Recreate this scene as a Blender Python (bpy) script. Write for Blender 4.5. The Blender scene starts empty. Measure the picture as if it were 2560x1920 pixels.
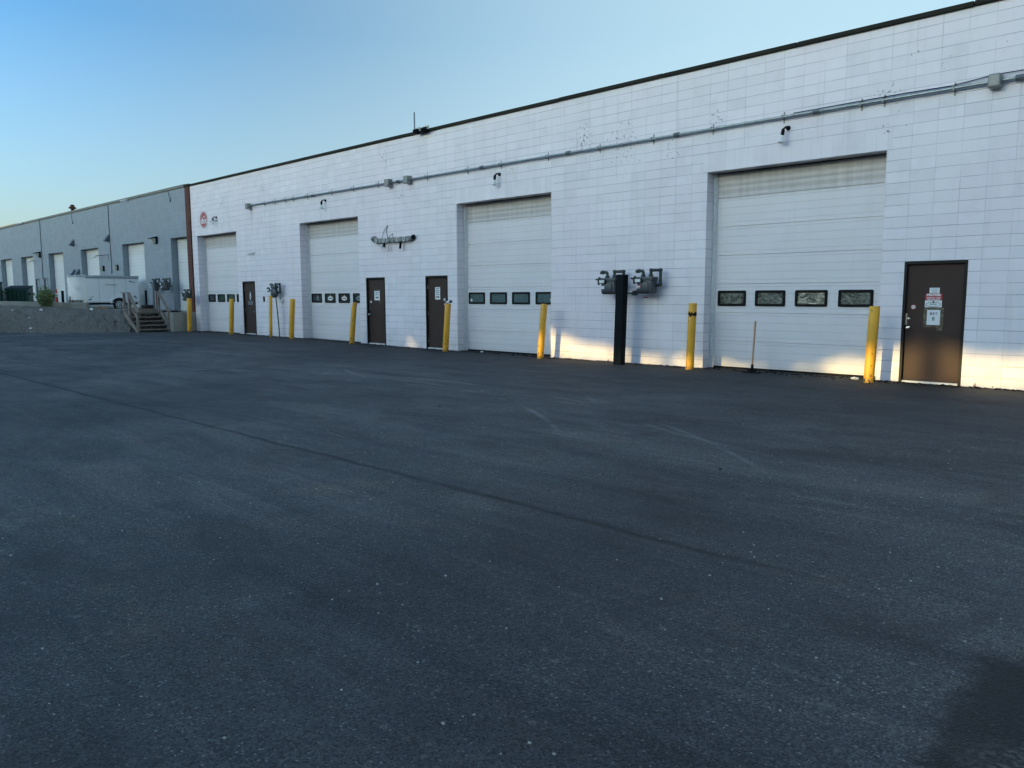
import bpy, bmesh, math, random
from mathutils import Vector, Matrix
R = math.radians
random.seed(7)
SC = bpy.context.scene
COL = SC.collection

# ------------------------------------------------------------------ materials
class G:
    """small node-graph helper"""
    def __init__(s, name):
        s.m = bpy.data.materials.new(name); s.m.use_nodes = True
        s.t = s.m.node_tree; s.b = s.t.nodes['Principled BSDF']
        s._o = None
    def n(s, typ, **kw):
        nd = s.t.nodes.new(typ)
        for k, v in kw.items(): setattr(nd, k, v)
        return nd
    def put(s, sock, v):
        if v is None: return
        if isinstance(v, bpy.types.NodeSocket): s.t.links.new(v, sock)
        else:
            if sock.type == 'RGBA' and len(v) == 3: v = (*v, 1)
            sock.default_value = v
    @property
    def obj(s):
        if s._o is None: s._o = s.n('ShaderNodeTexCoord')
        return s._o.outputs['Object']
    def pos(s): return s.n('ShaderNodeNewGeometry').outputs['Position']
    def sep(s, v):
        nd = s.n('ShaderNodeSeparateXYZ'); s.put(nd.inputs[0], v); return nd.outputs
    def comb(s, x=0., y=0., z=0.):
        nd = s.n('ShaderNodeCombineXYZ')
        for i, v in enumerate((x, y, z)): s.put(nd.inputs[i], v)
        return nd.outputs[0]
    def ma(s, op, a, b=0., c=0., clamp=False):
        nd = s.n('ShaderNodeMath', operation=op, use_clamp=clamp)
        for i, v in enumerate((a, b, c)): s.put(nd.inputs[i], v)
        return nd.outputs[0]
    def vm(s, op, a, b):
        nd = s.n('ShaderNodeVectorMath', operation=op)
        s.put(nd.inputs[0], a); s.put(nd.inputs[1], b)
        return nd.outputs['Value'] if op in ('DISTANCE', 'LENGTH', 'DOT_PRODUCT') else nd.outputs[0]
    def noise(s, vec, scale, detail=3, rough=.55, dist=0.):
        nd = s.n('ShaderNodeTexNoise'); s.put(nd.inputs['Vector'], vec)
        nd.inputs['Scale'].default_value = scale; nd.inputs['Detail'].default_value = detail
        nd.inputs['Roughness'].default_value = rough; nd.inputs['Distortion'].default_value = dist
        return nd.outputs['Fac']
    def vor(s, vec, scale, out='Distance', feature='F1', rnd=1.):
        nd = s.n('ShaderNodeTexVoronoi', feature=feature); s.put(nd.inputs['Vector'], vec)
        nd.inputs['Scale'].default_value = scale; nd.inputs['Randomness'].default_value = rnd
        return nd.outputs[out]
    def white(s, vec):
        nd = s.n('ShaderNodeTexWhiteNoise'); s.put(nd.inputs['Vector'], vec); return nd.outputs['Value']
    def ramp(s, v, a, b, lo=0., hi=1.):
        nd = s.n('ShaderNodeMapRange', clamp=True)
        for i, q in enumerate((v, a, b, lo, hi)): s.put(nd.inputs[i], q)
        return nd.outputs[0]
    def mix(s, f, a, b, mode='MIX'):
        nd = s.n('ShaderNodeMix', data_type='RGBA', blend_type=mode)
        s.put(nd.inputs[0], f); s.put(nd.inputs[6], a); s.put(nd.inputs[7], b)
        return nd.outputs[2]
    def bump(s, h, strength=.3, dist=.01):
        nd = s.n('ShaderNodeBump'); nd.inputs['Strength'].default_value = strength
        nd.inputs['Distance'].default_value = dist; s.put(nd.inputs['Height'], h)
        s.t.links.new(nd.outputs[0], s.b.inputs['Normal'])
    def fin(s, col=None, rough=.6, metal=0., spec=.5):
        s.put(s.b.inputs['Base Color'], col); s.put(s.b.inputs['Roughness'], rough)
        s.put(s.b.inputs['Metallic'], metal); s.b.inputs['Specular IOR Level'].default_value = spec
        return s.m

def simple(name, col, rough=.55, metal=0., var=.18, scale=6., bump=.0, spec=.5, bscale=60.):
    g = G(name); n = g.noise(g.obj, scale, 5, .6)
    dark = tuple(c*(1-var) for c in col); lite = tuple(min(1, c*(1+var)) for c in col)
    c = g.mix(g.ramp(n, .3, .7), dark, lite)
    r = g.ramp(n, .3, .7, rough-.06, rough+.08)
    if bump: g.bump(g.noise(g.obj, bscale, 3), bump, .004)
    return g.fin(c, r, metal, spec)

OPEN = [(-4.09, -.42), (-12.16, -8.55), (-20.66, -17.02), (-29.1, -25.5)]   # overhead door openings
DOORS = [(-.01, 1.02), (-13.59, -12.58), (-16.64, -15.62), (-25.14, -24.12)]
Z2 = 4.242
CHIPS = [(-6.3,4.95,.75),(-5.0,4.98,.35),(-.42,4.6,.3),(-.45,5.25,.28),(.05,5.8,.18),(.5,5.62,.2),(-.4,5.76,.15),(1.54,5.72,.2),
         (-15.5,5.9,.6),(-26.6,5.5,.4),(-26.55,4.7,.45),(-4.0,4.83,.22),(-10.0,4.95,.18),(-3.9,5.35,.3),(-20.5,5.0,.35),(-23.2,5.75,.4),(-7.5,5.5,.5),(-14.7,4.65,.15),(-8.0,.15,.3),(-4.5,.2,.25)]

def block_wall(name, base, joint_d, chipc, white=True):
    g = G(name); o = g.obj; x, y, z = g.sep(o)
    u = g.ma('ADD', x, y)
    wob = g.ma('MULTIPLY', g.ma('SUBTRACT', g.noise(o, 1.3, 2), .5), .012)
    u = g.ma('ADD', u, wob)
    v = g.ma('DIVIDE', g.ma('SUBTRACT', 4.648, g.ma('ADD', z, wob)), .2032)
    cu = g.ma('DIVIDE', u, .4064)
    row = g.ma('FLOOR', v)
    if white:
        msk = None
        for a, b in OPEN:
            c = g.ma('COMPARE', x, (a+b)/2, (b-a)/2+.1)
            msk = c if msk is None else g.ma('ADD', msk, c)
        msk = g.ma('MULTIPLY', msk, g.ma('COMPARE', v, 1., 1.02))
        cu2 = g.ma('MULTIPLY', cu, 2.)
        cu = g.ma('ADD', g.ma('MULTIPLY', cu, g.ma('SUBTRACT', 1., msk)), g.ma('MULTIPLY', cu2, msk))
        row = g.ma('MULTIPLY', row, g.ma('SUBTRACT', 1., msk))
    fu = g.ma('ABSOLUTE', g.ma('SUBTRACT', g.ma('FRACT', cu), .5))
    fv = g.ma('ABSOLUTE', g.ma('SUBTRACT', g.ma('FRACT', v), .5))
    jv = g.ramp(fu, .481, .496); jh = g.ramp(fv, .462, .487)
    if white: jh = g.ma('MULTIPLY', jh, g.ma('SUBTRACT', 1., g.ma('MULTIPLY', msk, g.ma('COMPARE', v, 1., .5))))
    cell = g.comb(g.ma('FLOOR', cu), row, 1.)
    rnd = g.white(cell)
    big = g.noise(o, .35, 3, .6); mid = g.noise(o, 2.2, 4, .65)
    streak = g.noise(g.comb(g.ma('MULTIPLY', u, 5.), 0., g.ma('MULTIPLY', z, .35)), 1., 4, .6)
    fine = g.noise(o, 45., 3, .6)
    col = g.mix(g.ramp(rnd, 0., 1.), tuple(c*.955 for c in base), tuple(min(1, c*1.03) for c in base))
    warm = (base[0]*1.02, base[1]*.965, base[2]*.985)
    col = g.mix(g.ma('MULTIPLY', g.ramp(big, .45, .62), .75), col, warm)
    col = g.mix(g.ma('MULTIPLY', g.ramp(mid, .5, .8), .45), col, tuple(c*.78 for c in base))
    col = g.mix(g.ma('MULTIPLY', g.ramp(streak, .55, .8), .4), col, (base[0]*.74, base[1]*.73, base[2]*.71))
    # repainted squares
    rnd2 = g.white(g.comb(g.ma('FLOOR', g.ma('DIVIDE', cu, 3.)), g.ma('FLOOR', g.ma('DIVIDE', row, 4.)), 5.))
    col = g.mix(g.ma('MULTIPLY', g.ma('GREATER_THAN', rnd2, .86), .28), col, tuple(min(1, c*1.12) for c in base))
    # joints, each stretch with its own depth
    jn = g.noise(g.comb(g.ma('MULTIPLY', u, .9), 0., g.ma('MULTIPLY', row, 3.7)), 1., 3, .6)
    jn2 = g.noise(g.comb(g.ma('MULTIPLY', g.ma('FLOOR', g.ma('ADD', cu, .5)), 2.3), 0., g.ma('MULTIPLY', z, 1.1)), 1., 3, .6)
    jd = g.ma('MAXIMUM', g.ma('MULTIPLY', jh, g.ramp(jn, .36, .64, .2, .92)), g.ma('MULTIPLY', jv, g.ramp(jn2, .4, .72, .06, .7)))
    col = g.mix(jd, col, joint_d)
    # paint flaked to bare block
    ch = g.noise(o, 15., 5, .6)
    if white:
        near = None
        for cx, cz, r in CHIPS:
            d = g.ramp(g.vm('DISTANCE', o, (cx, 0, cz)), 0., r*1.9, .205, 0.)
            near = d if near is None else g.ma('MAXIMUM', near, d)
        foot = g.ramp(z, .03, .2, .2, 0.)
        footn = g.ma('MULTIPLY', foot, g.ramp(g.noise(o, 1.1, 2), .42, .66))
        near = g.ma('MAXIMUM', near, footn)
        spread = g.ma('MULTIPLY', g.ramp(g.noise(o, .7, 2), .46, .7), .1)
        thr = g.ma('SUBTRACT', .79, g.ma('ADD', near, spread))
        chip = g.ramp(g.ma('SUBTRACT', ch, thr), 0., .012)
        col = g.mix(chip, col, g.mix(g.ramp(z, .1, .6), (.20, .145, .09), chipc))
        rust = g.ma('MULTIPLY', g.ramp(z, 3.9, 5.1, 0., .5), g.ramp(g.ma('ABSOLUTE', g.ma('ADD', x, 24.15)), .1, .03))
        rust = g.ma('MULTIPLY', rust, g.ma('LESS_THAN', z, 5.1))
        col = g.mix(rust, col, (.5, .4, .3))
        grime = g.ma('MULTIPLY', g.ramp(z, 0., .5, .34, 0.), g.ramp(mid, .35, .65))
        col = g.mix(grime, col, (.36, .33, .29))
    else:
        chip = g.ramp(ch, .79, .80)
        col = g.mix(chip, col, (.7, .7, .7))
    h = g.ma('ADD', g.ma('MULTIPLY', jd, -1.), g.ma('MULTIPLY', g.ma('ADD', fine, g.ma('MULTIPLY', rnd, .25)), .25))
    h = g.ma('SUBTRACT', h, g.ma('MULTIPLY', chip, .5))
    g.bump(h, .55, .006)
    return g.fin(col, g.ramp(mid, .3, .7, .5, .72), 0., .35)

M = {}
M['wall'] = block_wall('white_painted_block', (.83, .775, .80), (.27, .26, .29), (.30, .295, .29))
M['greywall'] = block_wall('grey_painted_block', (.275, .315, .35), (.20, .23, .265), (.2, .2, .2), False)

def asphalt():
    g = G('asphalt'); o = g.obj; x, y, z = g.sep(o)
    agg = g.vor(o, 120., 'Color'); ar = g.sep(agg)[0]
    agd = g.vor(o, 120., 'Distance')
    agg2 = g.sep(g.vor(o, 38., 'Color'))[0]
    big = g.noise(o, .3, 5, .62, .6); mid = g.noise(o, 1.25, 6, .68, .4); fine = g.noise(o, 180., 2, .6)
    lane = g.noise(g.comb(g.ma('MULTIPLY', x, .06), g.ma('MULTIPLY', y, 1.5), 0.), 1., 4, .6)
    roll = g.noise(g.comb(g.ma('MULTIPLY', x, .35), g.ma('MULTIPLY', y, 7.), 0.), 1., 4, .65)
    col = g.mix(g.ramp(big, .35, .65), (.068, .073, .086), (.102, .104, .114))
    col = g.mix(g.ma('MULTIPLY', g.ramp(mid, .48, .68), .75), col, (.15, .135, .125))
    col = g.mix(g.ma('MULTIPLY', g.ramp(lane, .46, .66), .75), col, (.046, .054, .068))
    col = g.mix(g.ma('MULTIPLY', g.ramp(roll, .53, .7), .42), col, (.21, .205, .205))
    # stone colour of the single chips
    col = g.mix(g.ramp(ar, .66, 1., 0., .7), col, (.22, .215, .215))
    col = g.mix(g.ma('MULTIPLY', g.ma('GREATER_THAN', ar, .99), .7), col, (.42, .41, .39))
    col = g.mix(g.ma('MULTIPLY', g.ma('GREATER_THAN', agg2, .9965), .5), col, (.33, .31, .29))
    col = g.mix(g.ma('MULTIPLY', g.ramp(ar, .34, .2), .7), col, (.018, .019, .023))
    dk = g.noise(o, .75, 5, .7, .8)
    col = g.mix(g.ma('MULTIPLY', g.ramp(dk, .56, .7), .6), col, (.030, .033, .040))
    # paving seam parallel to the building
    wob = g.ma('MULTIPLY', g.ma('SUBTRACT', g.noise(g.comb(x, 0., 0.), .8, 4, .6), .5), .2)
    ds = g.ma('ABSOLUTE', g.ma('ADD', g.ma('ADD', y, 10.98), wob))
    rag = g.noise(o, 14., 4, .7)
    seam = g.ma('MULTIPLY', g.ramp(g.ma('ADD', ds, g.ma('MULTIPLY', g.ma('SUBTRACT', rag, .5), .1)), .01, .06, 1., 0.), g.ramp(g.noise(g.comb(x, 0., 3.), .5, 3), .2, .4))
    seam = g.ma('MULTIPLY', seam, g.ramp(x, 2.2, 3.6, 1., .15))
    col = g.mix(g.ma('MULTIPLY', seam, g.ramp(rag, .3, .55, .45, .85)), col, (.009, .009, .011))
    wob2 = g.ma('MULTIPLY', g.ma('SUBTRACT', g.noise(g.comb(x, 7., 0.), .35, 3, .6), .5), .5)
    d2 = g.ma('ABSOLUTE', g.ma('ADD', g.ma('ADD', g.ma('SUBTRACT', y, g.ma('MULTIPLY', x, .42)), 10.45), wob2))
    col = g.mix(g.ma('MULTIPLY', g.ramp(d2, .02, .12, .45, 0.), g.ma('MULTIPLY', g.ramp(x, -.5, 1.5), g.ramp(rag, .4, .6))), col, (.014, .014, .017))
    # tyre scuffs: arcs left by trucks turning to the doors
    for cx, cy, rr, w, st in ((-7., -14.5, 8.45, .045, .6), (-5.9, -16.2, 10.6, .035, .4), (-14.5, -11.5, 7.3, .05, .35), (-6., 2.5, 8.9, .04, .35), (3.5, 1.0, 9.2, .05, .3), (-18., -12., 9.5, .07, .35)):
        d = g.ma('ABSOLUTE', g.ma('SUBTRACT', g.vm('DISTANCE', g.comb(x, y, 0.), (cx, cy, 0)), rr))
        a = g.ma('MULTIPLY', g.ramp(d, w*.4, w*1.4, st, 0.), g.ramp(g.noise(o, .45, 4, .7), .48, .62))
        a = g.ma('MULTIPLY', a, g.ramp(y, -9.3, -8.))
        col = g.mix(a, col, (.3, .295, .29))
    # soft-edged darker patch at the near right, pale specks across part of it
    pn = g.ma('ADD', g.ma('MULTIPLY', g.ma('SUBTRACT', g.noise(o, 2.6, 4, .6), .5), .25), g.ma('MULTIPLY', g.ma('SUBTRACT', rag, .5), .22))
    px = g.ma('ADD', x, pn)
    dark_patch = g.ma('MULTIPLY', g.ramp(px, 3.86, 3.96), g.ramp(g.ma('ADD', y, pn), -11.2, -11.45))
    col = g.mix(g.ma('MULTIPLY', dark_patch, .93), col, (.16, .16, .19), 'MULTIPLY')
    pale_specks = g.ma('MULTIPLY', g.ramp(g.vm('DISTANCE', o, (4.27, -12.3, 0)), .03, .3, 1., 0.), g.ramp(g.noise(o, 30., 4, .7), .48, .6))
    col = g.mix(g.ma('MULTIPLY', pale_specks, .6), col, (.3, .28, .26))
    # broad tone patches, then darker towards the foot of the wall
    tone = g.noise(o, .17, 4, .6, .5)
    col = g.mix(g.ma('MULTIPLY', g.ramp(tone, .43, .58), .7), col, (.42, .44, .49), 'MULTIPLY')
    blot = g.noise(g.comb(g.ma('MULTIPLY', x, .55), g.ma('MULTIPLY', y, 1.25), 4.), 1., 5, .66, .6)
    col = g.mix(g.ma('MULTIPLY', g.ramp(blot, .48, .64), .6), col, (.4, .42, .48), 'MULTIPLY')
    col = g.mix(g.ma('MULTIPLY', g.ramp(blot, .46, .32), .55), col, (1.6, 1.46, 1.36), 'MULTIPLY')
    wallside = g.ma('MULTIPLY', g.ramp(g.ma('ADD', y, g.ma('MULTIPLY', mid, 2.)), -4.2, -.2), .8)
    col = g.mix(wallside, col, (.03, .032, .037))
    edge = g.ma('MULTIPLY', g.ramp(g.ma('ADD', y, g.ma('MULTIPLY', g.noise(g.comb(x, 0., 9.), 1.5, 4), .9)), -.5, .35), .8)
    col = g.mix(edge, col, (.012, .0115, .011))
    dust = g.ma('MULTIPLY', g.ramp(g.ma('ABSOLUTE', g.ma('ADD', y, 1.1)), 0., 1.1, .55, 0.), g.ramp(mid, .45, .7))
    col = g.mix(dust, col, (.072, .06, .05))
    h = g.ma('ADD', g.ma('MULTIPLY', agd, -1.2), g.ma('ADD', g.ma('MULTIPLY', mid, .5), g.ma('ADD', fine, g.ma('MULTIPLY', seam, -1.5))))
    g.bump(h, .9, .012)
    return g.fin(col, g.ramp(mid, .3, .7, .62, .8), 0., .4)
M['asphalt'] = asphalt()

def gravel(name, a, b, c):
    g = G(name); o = g.obj
    v = g.sep(g.vor(o, 34., 'Color'))[0]; vd = g.vor(o, 34.); n = g.noise(o, .9, 5, .65); f = g.noise(o, 40., 3, .7)
    col = g.mix(g.ramp(n, .35, .68), a, b)
    col = g.mix(g.ramp(v, .55, 1., 0., .5), col, c)
    col = g.mix(g.ma('MULTIPLY', g.ma('LESS_THAN', v, .16), .7), col, tuple(q*.35 for q in a))
    col = g.mix(g.ma('MULTIPLY', g.ma('GREATER_THAN', v, .997), .7), col, (.4, .39, .37))
    g.bump(g.ma('ADD', g.ma('MULTIPLY', vd, -1.), f), .8, .02)
    return g.fin(col, .9, 0., .2)
M['gravel'] = gravel('gravel_soil', (.125, .116, .104), (.175, .163, .148), (.25, .235, .215))
M['yard'] = gravel('yard_gravel', (.22, .205, .185), (.29, .275, .25), (.35, .33, .31))

def panel(name, base, dirty, top=4.25, rib=.155):
    g = G(name); o = g.obj; x, y, z = g.sep(o)
    n = g.noise(o, 1.2, 4, .6); st = g.noise(g.comb(g.ma('MULTIPLY', x, 7.), 0., g.ma('MULTIPLY', z, .5)), 1., 4, .6)
    upper = g.ramp(z, top-.62, top-.45)
    dirt = g.ma('MULTIPLY', upper, g.ramp(st, .3, .75, .45, 1.))
    col = g.mix(g.ramp(n, .35, .65), tuple(c*.95 for c in base), base)
    col = g.mix(g.ma('MULTIPLY', g.ramp(st, .55, .8), .22), col, tuple(c*.75 for c in base))
    col = g.mix(g.ma('MULTIPLY', dirt, .75), col, dirty)
    smear = g.ma('MULTIPLY', g.ramp(g.noise(g.comb(g.ma('MULTIPLY', x, 1.1), 0., g.ma('MULTIPLY', z, 14.)), 1., 3), .7, .76), g.ma('MULTIPLY', g.ramp(z, .4, 1.), g.ramp(z, 1.9, 1.2)))
    col = g.mix(g.ma('MULTIPLY', smear, .5), col, (.28, .27, .27))
    foot = g.ma('MULTIPLY', g.ramp(z, 0., .35, .35, 0.), g.ramp(n, .3, .6))
    col = g.mix(foot, col, (.4, .37, .33))
    fz = g.ma('FRACT', g.ma('DIVIDE', z, rib))
    groove = g.ma('MULTIPLY', g.ramp(g.ma('ABSOLUTE', g.ma('SUBTRACT', fz, .5)), .0, .09, 1., 0.), 1.)
    col = g.mix(g.ma('MULTIPLY', groove, .26), col, (.3, .3, .32))
    wave = g.ma('MULTIPLY', g.ma('SINE', g.ma('MULTIPLY', z, 2*math.pi/.124)), upper)
    h = g.ma('ADD', g.ma('MULTIPLY', groove, -.6), g.ma('ADD', wave, g.ma('MULTIPLY', g.noise(o, 120., 2), .25)))
    g.bump(h, .5, .006)
    return g.fin(col, g.ramp(n, .3, .7, .38, .55), 0., .45)
M['panel'] = panel('overhead_door_panel', (.76, .72, .725), (.36, .31, .26))
M['panel_far'] = panel('cream_overhead_door', (.72, .72, .70), (.62, .58, .52), 4.3)

def yellow():
    g = G('yellow_post_paint'); o = g.obj; x, y, z = g.sep(o)
    oi = g.n('ShaderNodeObjectInfo').outputs['Random']
    p = g.vm('ADD', o, g.comb(g.ma('MULTIPLY', oi, 40.), g.ma('MULTIPLY', oi, 17.), 0.))
    n = g.noise(p, 3., 4); c = g.noise(p, 13., 4, .6)
    col = g.mix(g.ramp(n, .3, .7), (.74, .355, .022), (.86, .43, .03))
    st = g.noise(g.vm('MULTIPLY', p, (9., 9., .7)), 1., 4)
    col = g.mix(g.ma('MULTIPLY', g.ramp(st, .5, .75), .45), col, (.32, .17, .03))
    thr = g.ramp(z, 0., .5, .545, .66)
    chip = g.ramp(g.ma('SUBTRACT', c, thr), 0., .015)
    col = g.mix(chip, col, (.06, .04, .03))
    foot = g.ma('MULTIPLY', g.ramp(z, .0, .12, .8, 0.), g.ramp(n, .3, .6))
    col = g.mix(foot, col, (.05, .035, .025))
    g.bump(g.ma('SUBTRACT', g.noise(p, 30., 3), chip), .3, .004)
    return g.fin(col, g.ramp(n, .3, .7, .4, .6))
M['yellow'] = yellow()

def brick():
    g = G('red_brick'); o = g.obj; x, y, z = g.sep(o)
    nd = g.n('ShaderNodeTexBrick'); g.put(nd.inputs['Vector'], g.comb(g.ma('ADD', x, y), z, 0.))
    nd.inputs['Color1'].default_value = (.17, .055, .032, 1); nd.inputs['Color2'].default_value = (.105, .034, .024, 1)
    nd.inputs['Mortar'].default_value = (.14, .115, .10, 1); nd.inputs['Scale'].default_value = 1.
    nd.inputs['Mortar Size'].default_value = .007; nd.inputs['Brick Width'].default_value = .21; nd.inputs['Row Height'].default_value = .075
    col = g.mix(g.ramp(g.noise(o, 5., 4), .35, .7, 0., .5), nd.outputs['Color'], (.06, .025, .02))
    g.bump(g.ma('SUBTRACT', g.noise(o, 60., 3), nd.outputs['Fac']), .5, .008)
    return g.fin(col, .85, 0., .25)
M['brick'] = brick()

def concrete(name, a, b):
    g = G(name); o = g.obj; x, y, z = g.sep(o)
    n = g.noise(o, 1.6, 5, .65); st = g.noise(g.comb(g.ma('MULTIPLY', x, 3.), g.ma('MULTIPLY', y, 3.), g.ma('MULTIPLY', z, .4)), 1., 4)
    col = g.mix(g.ramp(n, .3, .7), a, b)
    col = g.mix(g.ramp(st, .5, .8, 0., .5), col, tuple(c*.55 for c in a))
    g.bump(g.noise(o, 35., 4, .7), .4, .006)
    return g.fin(col, .85, 0., .25)
M['concrete'] = concrete('weathered_concrete', (.26, .25, .22), (.36, .35, .315))
M['kerb'] = concrete('kerb_concrete', (.30, .29, .25), (.38, .365, .32))

def wood(name, a, b):
    g = G(name); o = g.obj
    n = g.noise(g.vm('MULTIPLY', o, (14., 14., 5.)), 1., 5, .65); k = g.noise(o, 2.5, 3)
    col = g.mix(g.ramp(n, .3, .7), a, b); col = g.mix(g.ramp(k, .55, .8, 0., .5), col, tuple(c*.5 for c in a))
    g.bump(n, .3, .004)
    return g.fin(col, .8, 0., .3)
M['wood'] = wood('weathered_timber', (.19, .155, .13), (.30, .26, .225))
M['handle'] = wood('handle_wood', (.42, .22, .11), (.55, .33, .18))

def foil(name, a, b, sc, dist, rough=.25, metal=.0):
    g = G(name); o = g.obj
    n = g.noise(o, sc, 4, .55, dist); n2 = g.noise(o, sc*2.7, 3, .6, dist)
    col = g.mix(g.ramp(n, .36, .6), a, b)
    g.bump(g.ma('ADD', n, g.ma('MULTIPLY', n2, .5)), .7, .03)
    return g.fin(col, rough, metal)
M['foil'] = foil('crumpled_foil_pane', (.035, .04, .03), (.33, .33, .27), 4.5, 1.6, .22, .35)
M['foildark'] = foil('dull_foil_pane', (.03, .035, .028), (.13, .145, .12), 7., 1.2, .25, .2)
M['frost'] = foil('frosted_pane', (.03, .065, .07), (.07, .13, .13), 22., .6, .3)
M['darkpane'] = foil('dark_pane', (.012, .018, .022), (.03, .04, .045), 4., .5, .15)
M['greenpane'] = foil('green_pane', (.01, .045, .03), (.03, .08, .06), 3., .5, .15)
M['black'] = simple('black_rubber', (.007, .007, .008), .6, 0, .3, spec=.15)
M['blackmetal'] = simple('black_painted_steel', (.006, .0085, .0095), .6, 0, .4, 5, spec=.1)
M['brown'] = simple('brown_door_paint', (.058, .036, .030), .6, 0, .14, 2.5, spec=.2)
M['brownframe'] = simple('brown_frame_paint', (.013, .011, .0105), .55, 0, .25, 6, spec=.25)
def coping():
    g = G('roof_edge_metal'); o = g.obj; x, y, z = g.sep(o)
    n = g.noise(g.comb(g.ma('MULTIPLY', x, 1.5), g.ma('MULTIPLY', y, 9.), g.ma('MULTIPLY', z, 9.)), 1.3, 5, .7)
    p = g.ma('MULTIPLY', g.ramp(n, .66, .7), g.ramp(g.noise(o, .5, 2), .48, .62))
    col = g.mix(g.ramp(n, .3, .6), (.014, .0145, .011), (.026, .026, .020))
    return g.fin(g.mix(g.ma('MULTIPLY', p, .8), col, (.22, .22, .24)), .75, 0., .15)
M['coping'] = coping()
M['greycoping'] = simple('tan_roof_edge', (.16, .155, .135), .6, .1, .2, 1.5)
M['galv'] = simple('galvanised_steel', (.30, .34, .35), .36, .8, .25, 9)
M['galvdull'] = simple('dull_galvanised_box', (.24, .245, .24), .5, .35, .2, 8)
M['meter'] = simple('meter_grey_paint', (.062, .072, .080), .45, .1, .2, 7, .15)
M['pipe'] = simple('dark_green_pipe', (.028, .040, .038), .45, .1, .3, 8, .2)
M['white'] = simple('white_plastic', (.72, .72, .70), .4, 0, .06)
M['paper'] = simple('white_paper', (.78, .78, .77), .7, 0, .05, 14, .2, bscale=12)
M['trailer'] = simple('white_trailer_skin', (.93, .93, .93), .3, 0, .03, 1.2)
M['trailertop'] = simple('trailer_roof_edge', (.42, .46, .49), .4, .2, .12)
M['alu'] = simple('polished_aluminium_nose', (.88, .87, .84), .3, .1, .08, 3, .2, bscale=5)
M['rim'] = simple('white_wheel_rim', (.85, .85, .83), .4)
M['red'] = simple('red_sign', (.42, .035, .045), .45, 0, .08)
M['redlabel'] = simple('red_label', (.45, .02, .03), .5, 0, .08)
M['cream'] = simple('cream_cladding', (.72, .66, .55), .7, 0, .08, .3)
M['green'] = simple('dumpster_green', (.012, .055, .045), .5, 0, .3, 3)
M['rust'] = simple('rusty_steel', (.10, .035, .022), .8, 0, .4, 8)
M['steelgrey'] = simple('grey_painted_post', (.22, .25, .27), .5, 0, .15)
M['hood'] = simple('grey_hood_paint', (.10, .12, .14), .5, 0, .2)
M['orange'] = simple('orange_plastic', (.62, .05, .03), .5, 0, .1)
M['chrome'] = simple('satin_chrome', (.62, .61, .6), .22, .9, .1)
M['brass'] = simple('lock_guard_steel', (.52, .44, .40), .35, .8, .12)
M['navy'] = simple('dark_ink', (.012, .016, .035), .6, 0, .1)
M['greyink'] = simple('grey_ink', (.22, .23, .25), .6, 0, .1)
M['tape'] = simple('brown_packing_tape', (.13, .105, .075), .25, 0, .45, 16, .4, bscale=20)
M['rubber'] = simple('tyre_rubber', (.014, .014, .015), .75, 0, .3, 20, .3)
M['lampglass'] = simple('lamp_lens', (.62, .58, .48), .2, 0, .1)
M['stone'] = simple('pale_stone', (.45, .43, .40), .8, 0, .25, 20)
M['litter'] = simple('white_litter', (.8, .8, .78), .7, 0, .05)
M['darkgap'] = simple('dark_threshold', (.02, .02, .02), .8)
M['sill'] = simple('worn_white_sill', (.70, .69, .66), .6, 0, .12, 12)
M['trunk'] = simple('bark', (.07, .055, .04), .9, 0, .3, 5, .5)
def leafm(name, a, b):
    g = G(name); oi = g.n('ShaderNodeNewGeometry').outputs['Random Per Island']
    col = g.mix(oi, a, b); m = g.fin(col, .65, 0., .3)
    return m
M['leaf'] = leafm('shade_spruce_foliage', (.035, .055, .028), (.07, .095, .045))
M['bush'] = leafm('willow_leaves', (.08, .15, .045), (.26, .32, .14))

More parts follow.
